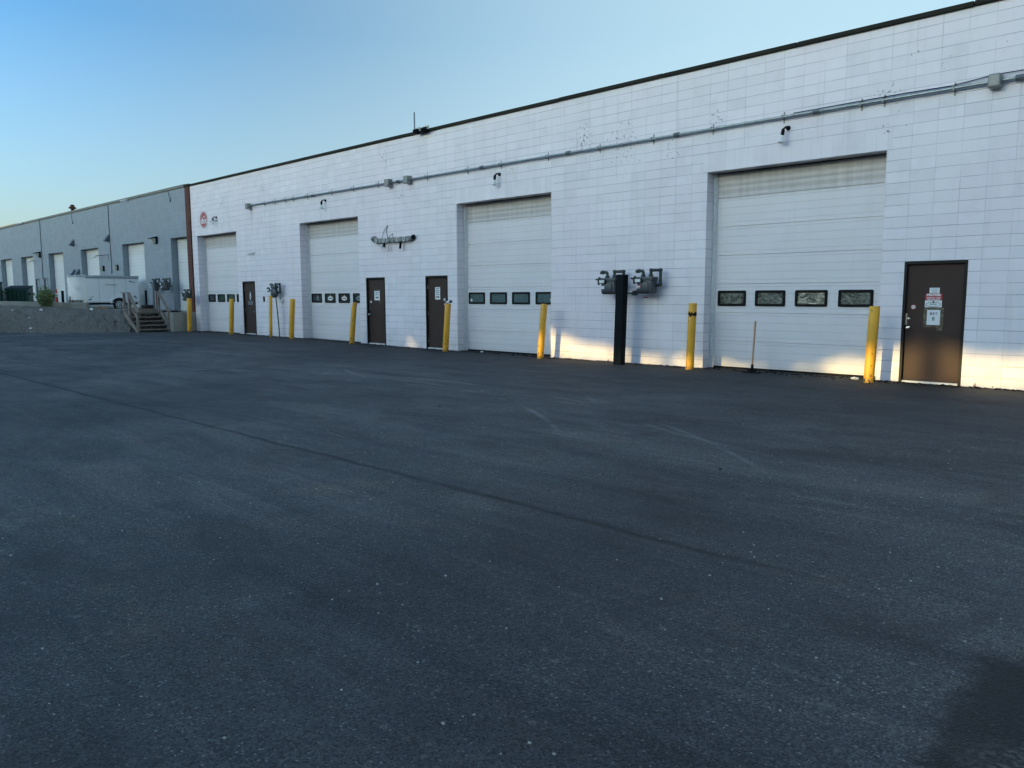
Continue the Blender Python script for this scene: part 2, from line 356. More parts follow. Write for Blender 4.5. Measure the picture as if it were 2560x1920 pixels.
# ------------------------------------------------------------------ mesh builder
class B:
    def __init__(s): s.bm = bmesh.new()
    def box(s, x0, x1, y0, y1, z0, z1, bev=0., seg=2, rot=None, at=None):
        r = bmesh.ops.create_cube(s.bm, size=1.)
        vs = r['verts']
        for v in vs: v.co = Vector(((x0+x1)/2+v.co.x*(x1-x0), (y0+y1)/2+v.co.y*(y1-y0), (z0+z1)/2+v.co.z*(z1-z0)))
        if bev:
            es = list({e for v in vs for e in v.link_edges})
            q = bmesh.ops.bevel(s.bm, geom=es, offset=bev, segments=seg, affect='EDGES', profile=.5)
            vs = list({v for f in q['faces'] for v in f.verts} | {v for v in vs if v.is_valid})
        if rot is not None:
            c = Vector(at if at else ((x0+x1)/2, (y0+y1)/2, (z0+z1)/2))
            for v in vs: v.co = c + rot @ (v.co-c)
        return s
    def ring(s, c, u, w, r, seg):
        return [s.bm.verts.new(c+u*(r*math.cos(2*math.pi*i/seg))+w*(r*math.sin(2*math.pi*i/seg))) for i in range(seg)]
    def bridge(s, a, b):
        n = len(a)
        for i in range(n): s.bm.faces.new((a[i], a[(i+1) % n], b[(i+1) % n], b[i]))
    def lathe(s, prof, p0=(0, 0, 0), axis=(0, 0, 1), seg=20):
        """prof: list of (radius, distance along axis)"""
        ax = Vector(axis).normalized(); u = ax.orthogonal().normalized(); w = ax.cross(u); p0 = Vector(p0)
        rs = [s.ring(p0+ax*h, u, w, max(r, 1e-4), seg) for r, h in prof]
        for a, b in zip(rs, rs[1:]): s.bridge(a, b)
        s.bm.faces.new(rs[0][::-1]); s.bm.faces.new(rs[-1])
        return s
    def cyl(s, a, b, r, r2=None, seg=12):
        a = Vector(a); b = Vector(b)
        return s.lathe([(r, 0), (r if r2 is None else r2, (b-a).length)], a, b-a, seg)
    def tube(s, pts, r, seg=8, fillet=0.):
        P = [Vector(p) for p in pts]
        if fillet and len(P) > 2:
            Q = [P[0]]
            for i in range(1, len(P)-1):
                d0 = (P[i-1]-P[i]); d1 = (P[i+1]-P[i]); f = min(fillet, d0.length*.49, d1.length*.49)
                a = P[i]+d0.normalized()*f; b = P[i]+d1.normalized()*f
                for k in range(6):
                    t = k/5; Q.append(a*(1-t)**2+P[i]*2*t*(1-t)+b*t*t)
            P = Q+[P[-1]]
        t0 = (P[1]-P[0]).normalized(); u = t0.orthogonal().normalized(); prev = None; first = None
        for i, p in enumerate(P):
            t = (P[min(i+1, len(P)-1)]-P[max(i-1, 0)]).normalized()
            u = (u-t*u.dot(t)).normalized(); w = t.cross(u)
            rg = s.ring(p, u, w, r, seg)
            if prev: s.bridge(prev, rg)
            else: first = rg
            prev = rg
        s.bm.faces.new(first[::-1]); s.bm.faces.new(prev)
        return s
    def sph(s, c, r, sc=(1, 1, 1), sub=2, jit=0.):
        q = bmesh.ops.create_icosphere(s.bm, subdivisions=sub, radius=r)
        for v in q['verts']:
            k = 1+random.uniform(-jit, jit)
            v.co = Vector(c)+Vector((v.co.x*sc[0]*k, v.co.y*sc[1]*k, v.co.z*sc[2]*k))
        return s
    def quad(s, *pts):
        s.bm.faces.new([s.bm.verts.new(p) for p in pts]); return s
    def poly_prism(s, pts, d):
        """pts: 3D outline, extruded by vector d"""
        d = Vector(d); a = [s.bm.verts.new(p) for p in pts]; b = [s.bm.verts.new(Vector(p)+d) for p in pts]
        s.bm.faces.new(a[::-1]); s.bm.faces.new(b); s.bridge(a, b); return s
    def done(s, name, mat, parent=None, smooth=False, fixn=True):
        if fixn: bmesh.ops.recalc_face_normals(s.bm, faces=s.bm.faces)
        me = bpy.data.meshes.new(name); s.bm.to_mesh(me); s.bm.free()
        for m in (mat if isinstance(mat, (list, tuple)) else [mat]): me.materials.append(M[m])
        if smooth:
            me.shade_smooth()
            me.set_sharp_from_angle(angle=R(38))
        o = bpy.data.objects.new(name, me); COL.objects.link(o)
        if parent: o.parent = parent
        return o

def tag(o, label=None, cat=None, group=None, kind=None):
    if label: o['label'] = label
    if cat: o['category'] = cat
    if group: o['group'] = group
    if kind: o['kind'] = kind
    return o
def thing(name, label, cat, loc=(0, 0, 0), group=None):
    o = bpy.data.objects.new(name, None); o.empty_display_size = .2; COL.objects.link(o); o.location = loc
    return tag(o, label, cat, group)
def clone(o, parent=None):
    c = o.copy(); COL.objects.link(c)
    if parent: c.parent = parent
    for ch in list(o.children): clone(ch, c)
    return c
def text(name, body, size, loc, mat, parent, rot=(R(90), 0, 0), align='CENTER', xs=1., bold=0.):
    cu = bpy.data.curves.new('t', 'FONT'); cu.body = body; cu.size = size; cu.align_x = align; cu.align_y = 'CENTER'
    cu.extrude = .0015; cu.offset = bold; cu.resolution_u = 4; cu.space_line = .95
    t = bpy.data.objects.new('t', cu); COL.objects.link(t)
    bpy.context.view_layer.update()
    me = bpy.data.meshes.new_from_object(t.evaluated_get(bpy.context.evaluated_depsgraph_get()))
    bpy.data.objects.remove(t); bpy.data.curves.remove(cu)
    mx = Matrix.Translation(loc) @ Matrix.Rotation(rot[2], 4, 'Z') @ Matrix.Rotation(rot[0], 4, 'X') @ Matrix.Diagonal((xs, 1, 1, 1))
    me.transform(mx); me.materials.clear(); me.materials.append(M[mat]); me.name = name
    o = bpy.data.objects.new(name, me); COL.objects.link(o); o.parent = parent
    return o

# ------------------------------------------------------------------ camera
cam = bpy.data.cameras.new('Camera'); co = bpy.data.objects.new('Camera', cam); COL.objects.link(co)
cam.sensor_width = 36.; cam.lens = 1925/2560*36; cam.clip_end = 2000.
r_ = Vector((.72214478, .69173512, -.0030711)); u_ = Vector((-.07694173, .08473472, .99342841)); f_ = Vector((-.68744955, .71716284, -.11441403))
co.matrix_world = Matrix(((r_.x, u_.x, -f_.x, 4.64976), (r_.y, u_.y, -f_.y, -15.24267), (r_.z, u_.z, -f_.z, 1.61896), (0, 0, 0, 1)))
SC.camera = co

# ------------------------------------------------------------------ ground
def smooth(t): t = max(0, min(1, t)); return t*t*(3-2*t)
def gz(x, y): return .075*smooth((-12-x)/12)*smooth((y+14)/13)
b = B()
xs = [-400, -120, -60, -46, -40]+[-36+.75*i for i in range(58)]+[10, 20, 60, 200, 400]
ys = [-400, -120, -60, -35, -25]+[-18+.6*i for i in range(31)]+[.5]
vv = [[b.bm.verts.new((x, y, gz(x, y))) for y in ys] for x in xs]
for i in range(len(xs)-1):
    for j in range(len(ys)-1): b.bm.faces.new((vv[i][j], vv[i+1][j], vv[i+1][j+1], vv[i][j+1]))
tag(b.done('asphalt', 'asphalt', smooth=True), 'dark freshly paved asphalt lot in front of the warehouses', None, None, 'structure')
b = B(); b.box(-400, 400, .5, 400, -.5, -.35)
b.done('ground', 'yard')['kind'] = 'structure'

# upper yard behind the bank
def yz(x): return .97+.016*max(0., -31.5-x)
TOP = [(-31.45, -1.1, .99), (-31.6, -1.75, 1.0), (-32.3, -2.3, 1.0), (-33.2, -2.75, 1.04), (-34.0, -3.2, 1.09), (-34.8, -4.3, 1.18), (-36.0, -5.4, 1.22), (-38.5, -6.7, 1.27), (-42, -8.2, 1.31), (-48, -10.5, 1.35), (-70, -18, 1.6), (-140, -40, 2.7)]
TOE = [(-30.7, -1.1), (-30.62, -2.0), (-30.7, -2.62), (-31.2, -3.3), (-31.9, -4.1), (-33.0, -5.2), (-34.3, -5.85), (-36.3, -6.6), (-39, -8.6), (-45, -12.5), (-68, -21), (-140, -45)]
b = B()
n = 9; nt = 8
rows = []
for i in range(len(TOP)-1):
    for k in range(n if i < 8 else 4):
        t = k/(n if i < 8 else 4)
        a = Vector(TOP[i]).lerp(Vector(TOP[i+1]), t); c = Vector((*TOE[i], 0)).lerp(Vector((*TOE[i+1], 0)), t)
        c.z = gz(c.x, c.y)-.03
        col = []
        for q in range(nt+1):
            s = q/nt; p = c.lerp(a, s)
            p.z = c.z+(a.z-c.z)*(1-(1-s)**1.55)
            if 0 < q < nt: p += Vector((random.gauss(0, .035), random.gauss(0, .035), random.gauss(0, .028)))
            if q == nt: p.z += random.uniform(-.02, .03)
            col.append(b.bm.verts.new(p))
        lip = a+Vector((-.5, .5, 0)); lip.z = yz(lip.x)-.03
        col.append(b.bm.verts.new(lip))
        rows.append(col)
for a, c in zip(rows, rows[1:]):
    for q in range(nt+1): b.bm.faces.new((a[q], a[q+1], c[q+1], c[q]))
tag(b.done('gravel_bank', 'gravel', smooth=True), 'sloping bank of grey gravel and soil below the upper yard', None, None, 'structure')
b = B()
Yx = [-31.3, -33, -36, -40, -50, -70, -150]
edge = {-31.3: -1.2, -33: -2.5, -36: -5.2, -40: -7.2, -50: -11, -70: -17.8, -150: -43}
top = [b.bm.verts.new((x, .5, yz(x))) for x in Yx]; bot = [b.bm.verts.new((x, edge[x], yz(x))) for x in Yx]
for i in range(len(Yx)-1): b.bm.faces.new((top[i], top[i+1], bot[i+1], bot[i]))
tag(b.done('yard', 'yard'), 'raised gravel yard in front of the grey warehouse', None, None, 'structure')
# concrete kerb on the bank
b = B()
K = [(-35.3, -2.65), (-36.2, -4.3), (-37.2, -5.6), (-39.5, -7.0), (-46, -9.9), (-60, -14.8)]
pr = None
for (x, y) in K:
    z = yz(x)-.03; zt = 1.32+.034*(-2.65-y)
    q = [b.bm.verts.new(p) for p in ((x+.14, y-.1, z-.1), (x+.12, y-.08, zt), (x-.12, y+.1, zt), (x-.12, y+.1, z-.1))]
    if pr: b.bridge(pr, q)
    else: b.bm.faces.new(q)
    pr = q
b.bm.faces.new(pr[::-1])
tag(b.done('kerb', 'kerb'), 'low pale concrete kerb along the top of the gravel bank', None, None, 'structure')
# retaining wall
b = B(); b.box(-30.62, -29.615, -1.02, -.004, -.2, .91, .015)
b.box(-31.42, -31.2, -2.3, -1.02, -.2, .93, .01); b.box(-31.42, -30.62, -1.02, -.004, -.2, .90)
tag(b.done('retaining_wall', 'concrete'), 'stained concrete retaining wall between the wooden steps and the brick pillar', 'wall')

# ------------------------------------------------------------------ white warehouse
def wall_mesh(b, x0, x1, z0, z1, ops, dep, zb=None):
    """front face at y=0 with openings (a,b,bottom,top); reveals dep deep"""
    ops = sorted(ops); X = x0
    def rect(xa, xb, za, zb_): b.quad((xa, 0, za), (xb, 0, za), (xb, 0, zb_), (xa, 0, zb_))
    for a, c, zo, zt in ops:
        rect(X, a, z0, z1); rect(a, c, zt, z1)
        if zo > z0: rect(a, c, z0, zo)
        b.quad((a, 0, zo), (a, dep, zo), (a, dep, zt), (a, 0, zt)); b.quad((c, 0, zo), (c, 0, zt), (c, dep, zt), (c, dep, zo))
        b.quad((a, 0, zt), (a, dep, zt), (c, dep, zt), (c, 0, zt))
        X = c
    rect(X, x1, z0, z1)
W = thing('warehouse', 'long white painted block warehouse with four overhead doors and brown doors', 'warehouse')
b = B()
ops = [(a, c, -.3, Z2) for a, c in OPEN]+[(a, c, -.3, 2.21) for a, c in DOORS]
wall_mesh(b, -29.6, 16., -.3, 6.43, ops, .5)
b.quad((-29.6, 0, -.3), (-29.6, 0, 6.43), (-29.6, 25, 6.43), (-29.6, 25, -.3)); b.quad((16, 0, -.3), (16, 25, -.3), (16, 25, 6.43), (16, 0, 6.43))
b.quad((-29.6, 25, -.3), (16, 25, -.3), (16, 25, 6.43), (-29.6, 25, 6.43))
b.done('wall', 'wall', W, fixn=False)
b = B(); b.quad((-29.9, .15, 6.4), (15.9, .15, 6.4), (15.9, 24.9, 6.4), (-29.9, 24.9, 6.4)); b.done('roof', 'concrete', W)
b = B()
X = -29.63; random.seed(3)
while X < 16:
    L = min(3.05, 16.02-X); dz = random.uniform(-.003, .003)
    b.box(X+.004, X+L-.004, -.05, .22, 6.428+dz, 6.518+dz, .012, 1); X += L
b.done('roof_edge', 'coping', W)

def overhead(par, x0, x1, yb, zb, ztop, pmat, secs, pane, win=True):
    b = B(); y = yb
    for za, zc in zip(secs, secs[1:]):
        b.box(x0+.06, x1-.06, y, y+.045, za+.006, zc-.006, .005, 1)
    b.box(x0+.06, x1-.06, y+.02, y+.06, secs[0], secs[-1])
    d = b.done('overhead_door', pmat, par)
    b = B(); b.box(x0+.002, x0+.055, y-.06, y+.05, zb, ztop-.02, .006, 1); b.box(x0+.05, x0+.085, y-.025, y-.003, zb+.001, ztop-.021, .004, 1)
    b.done('door_track', 'sill', d)
    b = B(); b.box(x1-.055, x1-.002, y-.06, y+.05, zb, ztop-.02, .006, 1); b.done('door_track', 'sill', d)
    b = B(); b.box(x0+.06, x1-.06, y-.012, y+.05, secs[0]-.05, secs[0]+.012); b.done('bottom_seal', 'black', d)
    b = B(); b.box(x0+.056, x1-.056, y-.02, y+.05, ztop-.016, ztop-.003); b.done('head_seal', 'darkgap', d)
    if win:
        for k, off in enumerate((.15, 1.03, 1.905, 2.785)):
            a = x0+off; c = a+.665; z0, z1 = 1.372, 1.708
            b = B()
            o_, i_ = [], []
            for (sx, sz, qx, qz) in ((a, z0, 1, 1), (c, z0, -1, 1), (c, z1, -1, -1), (a, z1, 1, -1)):
                pass
            def rr(m, r):
                pts = []
                for cx, cz, s0 in ((c-m-r, z0+m+r, -90), (c-m-r, z1-m-r, 0), (a+m+r, z1-m-r, 90), (a+m+r, z0+m+r, 180)):
                    for t in range(4): an = R(s0+t*30); pts.append((cx+r*math.cos(an), cz+r*math.sin(an)))
                return pts
            O, I = rr(0, .03), rr(.052, .02)
            for yy0, yy1, P, Q in ((y-.022, y-.022, O, I), (y-.022, y+.01, O, O), (y-.022, y-.002, I, I)):
                A = [b.bm.verts.new((px, yy0, pz)) for px, pz in P]; C = [b.bm.verts.new((px, yy1, pz)) for px, pz in Q]; b.bridge(A, C)
            b.done('window_frame', 'black', d)
            b = B(); A = [b.bm.verts.new((px, y-.004, pz)) for px, pz in rr(.045, .02)]; b.bm.faces.new(A)
            b.done('window_pane', pane[k], d, fixn=True)
    return d
SEC = [.03, .60, 1.22, 1.845, 2.465, 3.085, 3.705, 4.225]
panes = [['foildark', 'foildark', 'foil', 'foildark'], ['frost']*4, ['darkpane']*4, ['darkpane', 'greenpane', 'greenpane', 'darkpane']]
ohs = []
for (a, c), pn in zip(OPEN, panes):
    ohs.append(overhead(W, a, c, .335, gz(a, 0), Z2, 'panel', SEC, pn))
# oval decals in the second door, badge and pointer stickers
def oval(name, cx, cz, y, rx, rz, mat, par, n=22, ring=0.):
    b = B()
    P = [(cx+rx*math.cos(2*math.pi*i/n), cz+rz*math.sin(2*math.pi*i/n)) for i in range(n)]
    if ring:
        Q = [(cx+(rx-ring)*math.cos(2*math.pi*i/n), cz+(rz-ring)*math.sin(2*math.pi*i/n)) for i in range(n)]
        A = [b.bm.verts.new((p[0], y, p[1])) for p in P]; C = [b.bm.verts.new((p[0], y, p[1])) for p in Q]; b.bridge(A, C)
    else: b.bm.faces.new([b.bm.verts.new((p[0], y, p[1])) for p in P])
    return b
for k in (0, 1, 2, 3):
    cx = OPEN[2][0]+(.15, 1.03, 1.905, 2.785)[k]+.34; 
    if k == 0: cx += .06
    b = oval('d', cx, 1.53, .325, .165 if k else .1, .075, 'white', None)
    b.quad((cx-.02, .325, 1.6), (cx+.02, .325, 1.6), (cx+.006, .325, 1.665), (cx-.006, .325, 1.665))
    b.done('window_decal', 'greyink' if k in (0, 3) else 'white', ohs[2], fixn=True)
    b = B(); b.box(cx-.11, cx+.11, .322, .324, 1.515, 1.545); b.done('decal_lettering', 'navy' if k != 2 else 'redlabel', ohs[2])
b = oval('d', OPEN[1][0]+.25, 1.475, .325, .05, .055, 'white', None); b.quad((OPEN[1][0]+.21, .325, 1.45), (OPEN[1][0]+.25, .325, 1.4), (OPEN[1][0]+.29, .325, 1.45), (OPEN[1][0]+.25, .325, 1.46))
b.done('window_decal', 'white', ohs[1]); oval('d', OPEN[1][0]+2.785+.6, 1.5, .325, .075, .085, 'w', None, ring=.018).done('window_decal', 'white', ohs[1])

def mandoor(par, x0, x1, hinge_right, lever, zb):
    dl = B(); dl.box(x0+.052, x1-.052, .05, .095, zb+.045, 2.153, .003, 1)
    d = dl.done('door', 'brown', par)
    b = B(); z0 = zb-.02
    b.box(x0+.002, x0+.05, -.012, .12, z0, 2.155, .004, 1); b.box(x1-.05, x1-.002, -.012, .12, z0, 2.155, .004, 1); b.box(x0+.002, x1-.002, -.012, .12, 2.155, 2.207, .004, 1)
    b.done('door_frame', 'brownframe', d)
    b = B(); b.box(x0+.052, x1-.052, .01, .1, zb-.02, zb+.036, .004, 1); b.done('threshold', 'sill', d)
    hx = (x1-.051) if hinge_right else (x0+.051)
    for z in (1.88, 1.08, .25):
        b = B(); b.cyl((hx, .042, z-.055), (hx, .042, z+.055), .009, seg=8); b.cyl((hx, .042, z-.065), (hx, .042, z+.065), .005, seg=6); b.done('hinge', 'chrome', d)
    kx = (x0+.105) if hinge_right else (x1-.105)
    b = B(); b.lathe([(.032, 0), (.032, .008), (.014, .012), (.014, .03), (.03, .045), (.034, .058), (.026, .07), (.004, .074)], (kx, .05, 1.0), (0, -1, 0), 16)
    if lever: b.box(min(kx, kx-.13), kx+.01, -.02, -.005, .985, 1.012, .005, 1)
    b.done('door_handle', 'chrome', d, True)
    b = B(); b.lathe([(.03, 0), (.03, .012), (.022, .02), (.004, .022)], (kx, .05, 1.165), (0, -1, 0), 16); b.done('deadbolt', 'chrome', d, True)
    return d
drs = [mandoor(W, a, c, hr, lv, gz(a, 0)) for (a, c), hr, lv in zip(DOORS, (1, 0, 1, 0), (0, 0, 0, 1))]
b = B(); b.box(-.02, .075, .028, .046, 1.055, 1.27, .006, 1); b.done('latch_guard', 'brass', drs[0])
b = B(); b.box(-16.655, -16.52, .02, .046, 1.06, 1.19, .008, 1); b.done('latch_guard', 'blackmetal', drs[2])

# brick pillar
P = thing('brick_pillar', 'narrow dark red brick pillar between the white and grey warehouses', 'pillar', (-29.815, -.06, .9))
b = B(); b.box(-.215, .195, .005, .056, .012, 5.52)
for k in range(13):    # toothed courses on the right edge
    b.box(.195, .213, .015, .056, .12+k*.42, .12+k*.42+.19)
b.done('shaft', 'brick', P)
b = B(); b.box(-.25, .24, -.03, .3, 5.52, 5.645, .02); b.done('cap', 'coping', P)

# ------------------------------------------------------------------ grey warehouse
GW = thing('warehouse', 'long grey painted block warehouse with cream overhead doors on the raised yard', 'warehouse')
GO = [(-31.89, -30.06), (-37.92, -35.06), (-44.28, -41.42), (-50.31, -47.47), (-56.37, -53.56), (-61.55, -58.68), (-68.0, -65.1)]
GD = [(-53.33, -52.5), (-51.6, -50.78)]
b = B()
wall_mesh(b, -84., -30.03, .5, 6.47, [(a, min(c, -30.0301), yz(a)-.02, 4.3) for a, c in GO]+[(a, c, yz(a), 2.8) for a, c in GD if True], .4)
b.quad((-84, 0, .5), (-84, 0, 6.47), (-84, 25, 6.47), (-84, 25, .5)); b.quad((-30.03, .0, .5), (-30.03, 25, .5), (-30.03, 25, 6.47), (-30.03, 0, 6.47)); b.quad((-84, 25, .5), (-30.03, 25, .5), (-30.03, 25, 6.47), (-84, 25, 6.47))
b.done('wall', 'greywall', GW, fixn=False)
b = B(); b.quad((-83.9, .2, 6.44), (-30.5, .2, 6.44), (-30.5, 24.9, 6.44), (-83.9, 24.9, 6.44)); b.done('roof', 'concrete', GW)
b = B(); X = -84.
while X < -30.1:
    L = min(6.1, -30.04-X); b.box(X, X+L-.03, -.05, .2, 6.445, 6.575, .012, 1); X += L
b.done('roof_edge', 'greycoping', GW)
for i, (a, c) in enumerate(GO):
    b = B(); z0 = yz(a)-.02; N = 6
    for k in range(N): b.box(a+.02, c-.0, .29, .33, z0+(4.28-z0)*k/N+.006, z0+(4.28-z0)*(k+1)/N-.006, .005, 1)
    b.box(a+.02, c, .31, .35, z0, 4.29)
    d = b.done('overhead_door', 'panel_far', GW)
    if i == 5:
        for off in (.85, 1.7):
            b = B(); b.box(a+off+.25, a+off+.75, .27, .288, 2.05, 2.42, .03); b.done('window_frame', 'black', d)
            b = B(); b.box(a+off+.32, a+off+.68, .266, .269, 2.12, 2.35); b.done('window_pane', 'darkpane', d)
for a, c in GD:
    b = B(); b.box(a+.05, c-.05, .06, .1, yz(a), 2.75); d = b.done('door', 'greywall', GW)
    b = B(); b.box(a+.002, a+.05, -.01, .1, yz(a), 2.798); b.box(c-.05, c-.002, -.01, .1, yz(a), 2.798); b.box(a+.05, c-.05, -.01, .1, 2.75, 2.798); b.done('door_frame', 'hood', d)

# far building
FB = thing('building', 'distant cream flat roofed building behind the grey warehouse', 'building')
b = B(); b.box(-150, -111, 13.6, 60, 0, 10.75); b.done('wall', 'cream', FB)
b = B(); b.box(-150.2, -110.8, 13.4, 60.2, 10.75, 11.05, .03); b.done('roof_edge', 'greycoping', FB)

# ------------------------------------------------------------------ bollards
BL = [(-29.2, 1.46, .12, .099, 'leftmost yellow bollard standing beside the concrete retaining wall and its gas meter'),
      (-25.29, 1.44, .16, .092, 'yellow bollard at the right side of the leftmost white overhead door'),
      (-22.12, 1.57, .10, .060, 'thin yellow pipe bollard under the round gas meter'),
      (-20.64, 1.46, .18, .092, 'yellow bollard left of the overhead door with oval window decals'),
      (-16.84, 1.40, .22, .086, 'scuffed yellow bollard with a notched broken top'),
      (-12.15, 1.39, .14, .087, 'leaning yellow bollard with a white tube lying on its top'),
      (-8.47, 1.40, .125, .085, 'yellow bollard at the right side of the overhead door with greenish windows'),
      (-4.12, 1.44, .045, .088, 'yellow bollard with a black scorched band near its top'),
      (-.37, 1.40, .044, .091, 'large yellow bollard just left of the BAY 8 door')]
for i, (x, h, lean, r, lb) in enumerate(BL):
    t = thing('bollard', lb, 'bollard', (x, -.5, gz(x, -.5)), 'yellow bollards along the warehouse wall')
    t.rotation_euler = (0, math.atan2(lean, h), R(40*i)) if False else (0, math.atan2(lean, h), 0)
    b = B()
    b.lathe([(r*1.02, -.12), (r, 0), (r*.995, h*.5), (r, h-.012), (r-.008, h), (r*.9, h+.001)] if i != 4 else [(r, -.12), (r, 0), (r, h-.13), (r*.98, h-.125)], seg=24)
    if i == 4:     # top torn away on the left half
        pts = [(r*math.cos(R(a)), r*math.sin(R(a)), h-.126) for a in range(-75, 80, 15)]
        b.poly_prism(pts, (0, 0, .126))
    b.done('post', 'yellow', t, True)
    if i == 7:
        b = B()
        rg = []
        for z in (h-.27, h-.2):
            u = Vector((1, 0, 0)); w = Vector((0, 1, 0))
            q = b.ring(Vector((0, 0, z)), u, w, r+.004, 30)
            for v in q: v.co.z += random.uniform(-.028, .028)
            rg.append(q)
        b.bridge(*rg); b.done('scorched_band', 'black', t)
t = thing('tube', 'white caulking tube with dark cap lying on a leaning yellow bollard', 'tube', (-11.99, -.5, 1.392))
b = B(); b.lathe([(.03, 0), (.034, .01), (.034, .13), (.02, .14)], (-.08, 0, .036), (1, .1, .12), 12); b.done('body', 'white', t, True)
b = B(); b.lathe([(.038, 0), (.038, .05), (.02, .058)], (.055, .013, .052), (1, .1, .12), 12); b.done('cap', 'navy', t, True)

t = thing('steel_post', 'tall black steel beam post standing in front of two gas meters', 'post', (-6.0, -.5, 0))
t.rotation_euler = (0, math.atan2(.075, 2.09), R(-12))
b = B(); b.box(-.125, .125, -.075, -.06, -.1, 2.09, .003, 1); b.box(-.125, .125, .06, .075, -.1, 2.09, .003, 1); b.box(-.008, .008, -.06, .06, -.1, 2.085)
b.box(-.125, -.11, -.06, .06, -.1, 2.085); b.box(.11, .125, -.06, .06, -.1, 2.085)
b.done('beam', 'blackmetal', t)

# ------------------------------------------------------------------ gas meters
def meter(loc, label, s=1., drop=.0, round_=False, group='gas meters on the walls', mirror=1, reg=True):
    t = thing('gas_meter', label, 'gas meter', loc, group)
    b = B()
    if round_:
        b.lathe([(.02, 0), (.13*s, .015), (.185*s, .06), (.185*s, .17), (.13*s, .215), (.02, .23)], (0, .0, -.16*s), (0, -1, 0), 22)
        b.box(-.16*s, .16*s, -.19, -.02, 0, .12*s, .03)
    else:
        b.box(-.2*s, .2*s, -.25, .0, -.34*s, -.012, .05*s, 3)
        b.box(-.21*s, .21*s, -.255, .005, -.06, .03, .018, 2)
        b.box(-.15*s, .12*s, -.268, -.24, -.3*s, -.08, .03, 2)
    b.done('body', 'meter', t, True)
    b = B(); b.box(-.2*s, -.04*s, -.31, -.25, -.1*s, -.0, .015); b.done('index_box', 'pipe', t)
    b = B(); b.box(-.19*s, -.05*s, -.316, -.311, -.085*s, -.02); b.done('dial', 'white', t)
    b = B(); b.box(-.17*s, -.08*s, -.275, -.269, -.22*s, -.15*s) if not round_ else b.box(-.14*s, -.04*s, -.238, -.232, -.18*s, -.12*s); b.done('label_plate', 'paper', t)
    if reg:
        b = B(); b.sph((-.27*s, -.22, .01), .06*s, (1, 1, .8)); b.box(-.34*s, -.2*s, -.26, -.19, -.02, .02, .01); b.cyl((-.27*s, -.22, -.13), (-.27*s, -.22, 0), .028*s); b.done('regulator', 'pipe', t, True)
        b = B(); b.lathe([(.022*s, 0), (.02*s, .006)], (-.27*s, -.27, .03), (0, -1, .6), 12); b.done('gauge', 'white', t)
    r = .034*s
    b = B(); b.tube([(-.1*s, -.12, .02), (-.1*s, -.12, .16*s), (-.27*s, -.12, .16*s), (-.27*s, -.13, .125*s)], r, 10, .05)
    b.lathe([(r*1.45, 0), (r*1.45, .05)], (-.1*s, -.12, .03), (0, 0, 1), 8); b.lathe([(r*1.35, 0), (r*1.35, .04)], (-.2*s, -.12, .16*s), (-1, 0, 0), 8)
    b.done('inlet_pipe', 'pipe', t, True)
    b = B(); b.tube([(.1*s, -.12, .02), (.1*s, -.12, .17*s), (.3*s, -.05, .17*s), (.3*s, -.05, -.15*s), (.17*s, -.04, -.16*s)], r, 10, .05)
    b.lathe([(r*1.45, 0), (r*1.45, .05)], (.1*s, -.12, .03), (0, 0, 1), 8)
    for q in ((.1*s, -.12, .17*s), (.3*s, -.05, .17*s), (.3*s, -.05, -.14*s)): b.sph(q, r*1.32)
    b.done('outlet_pipe', 'pipe', t, True)
    return t
m1 = meter((-6.44, -.14, 1.99), 'grey gas meter left of the black steel post, with a small white label', 1.05)
m2 = meter((-5.42, -.14, 2.0), 'grey gas meter right of the black steel post, with a red and white label', 1.05)
b = B(); b.tube([(-.95, -.1, -.34), (-.4, -.1, -.34), (-.06, -.1, -.34)], .018, 8); b.lathe([(.05, 0), (.05, .12)], (-.4, -.1, -.34), (1, 0, 0), 10); b.lathe([(.09, 0), (.09, .03), (.03, .08)], (-.34, -.1, -.36), (0, -.3, 1), 14); b.tube([(-.3, -.1, -.3), (-.18, -.12, -.2)], .02, 8)
b.done('supply_pipe', 'pipe', m2, True)
b = B(); b.box(-.13, -.05, -.292, -.288, -.215, -.2); b.box(-.13, -.05, -.292, -.288, -.175, -.16); b.done('red_stripes', 'redlabel', m2)
m3 = meter((-22.2, -.12, 1.9), 'round grey gas meter on the white wall above a thin yellow bollard', 1., round_=True)
b = B(); b.tube([(.05, -.1, -.3), (.1, -.09, -.7), (.12, -.06, -1.3), (.16, -.06, -1.86)], .022, 8, .2); b.done('riser_pipe', 'pipe', m3, True)
m0 = meter((-29.42, -.32, 1.74), 'grey gas meter beside the brick pillar, behind the leftmost yellow bollard', .95, reg=True)
b = B(); b.tube([(-.05, -.1, -.33), (-.04, -.1, -.9), (.05, -.05, -1.6)], .02, 8); b.done('riser_pipe', 'pipe', m0, True)
t = meter((-33.2, -.18, 2.25), 'left gas meter of the pair on the grey wall, behind a grey pipe post', 1.05, group='gas meters on the walls')
t = meter((-31.98, -.18, 2.25), 'right gas meter of the pair on the grey wall, above the wooden steps', 1.05)
b = B(); b.tube([(-.4, -.1, -.45), (.1, -.1, -.42), (.1, -.1, -.55)], .025, 8, .05); b.lathe([(.03, 0), (.03, .06)], (.1, -.1, -.62), (0, 0, 1), 8); b.done('relief_pipe', 'galv', t, True)
t = meter((-44.9, -.18, 2.42), 'gas meter on the grey wall left of the white trailer', 1.25)
t = meter((-43.5, -.18, 2.42), 'gas meter on the grey wall partly hidden by the nose of the white trailer', 1.25)

t = thing('warning_tag', 'small white and red warning tag on the wall below the right gas meter', 'tag', (-5.62, -.004, 1.52))
b = B(); b.box(-.055, .055, -.006, 0, -.05, .03); b.done('plate', 'paper', t); b = B(); b.box(-.055, .055, -.007, 0, .03, .055); b.done('header', 'redlabel', t)
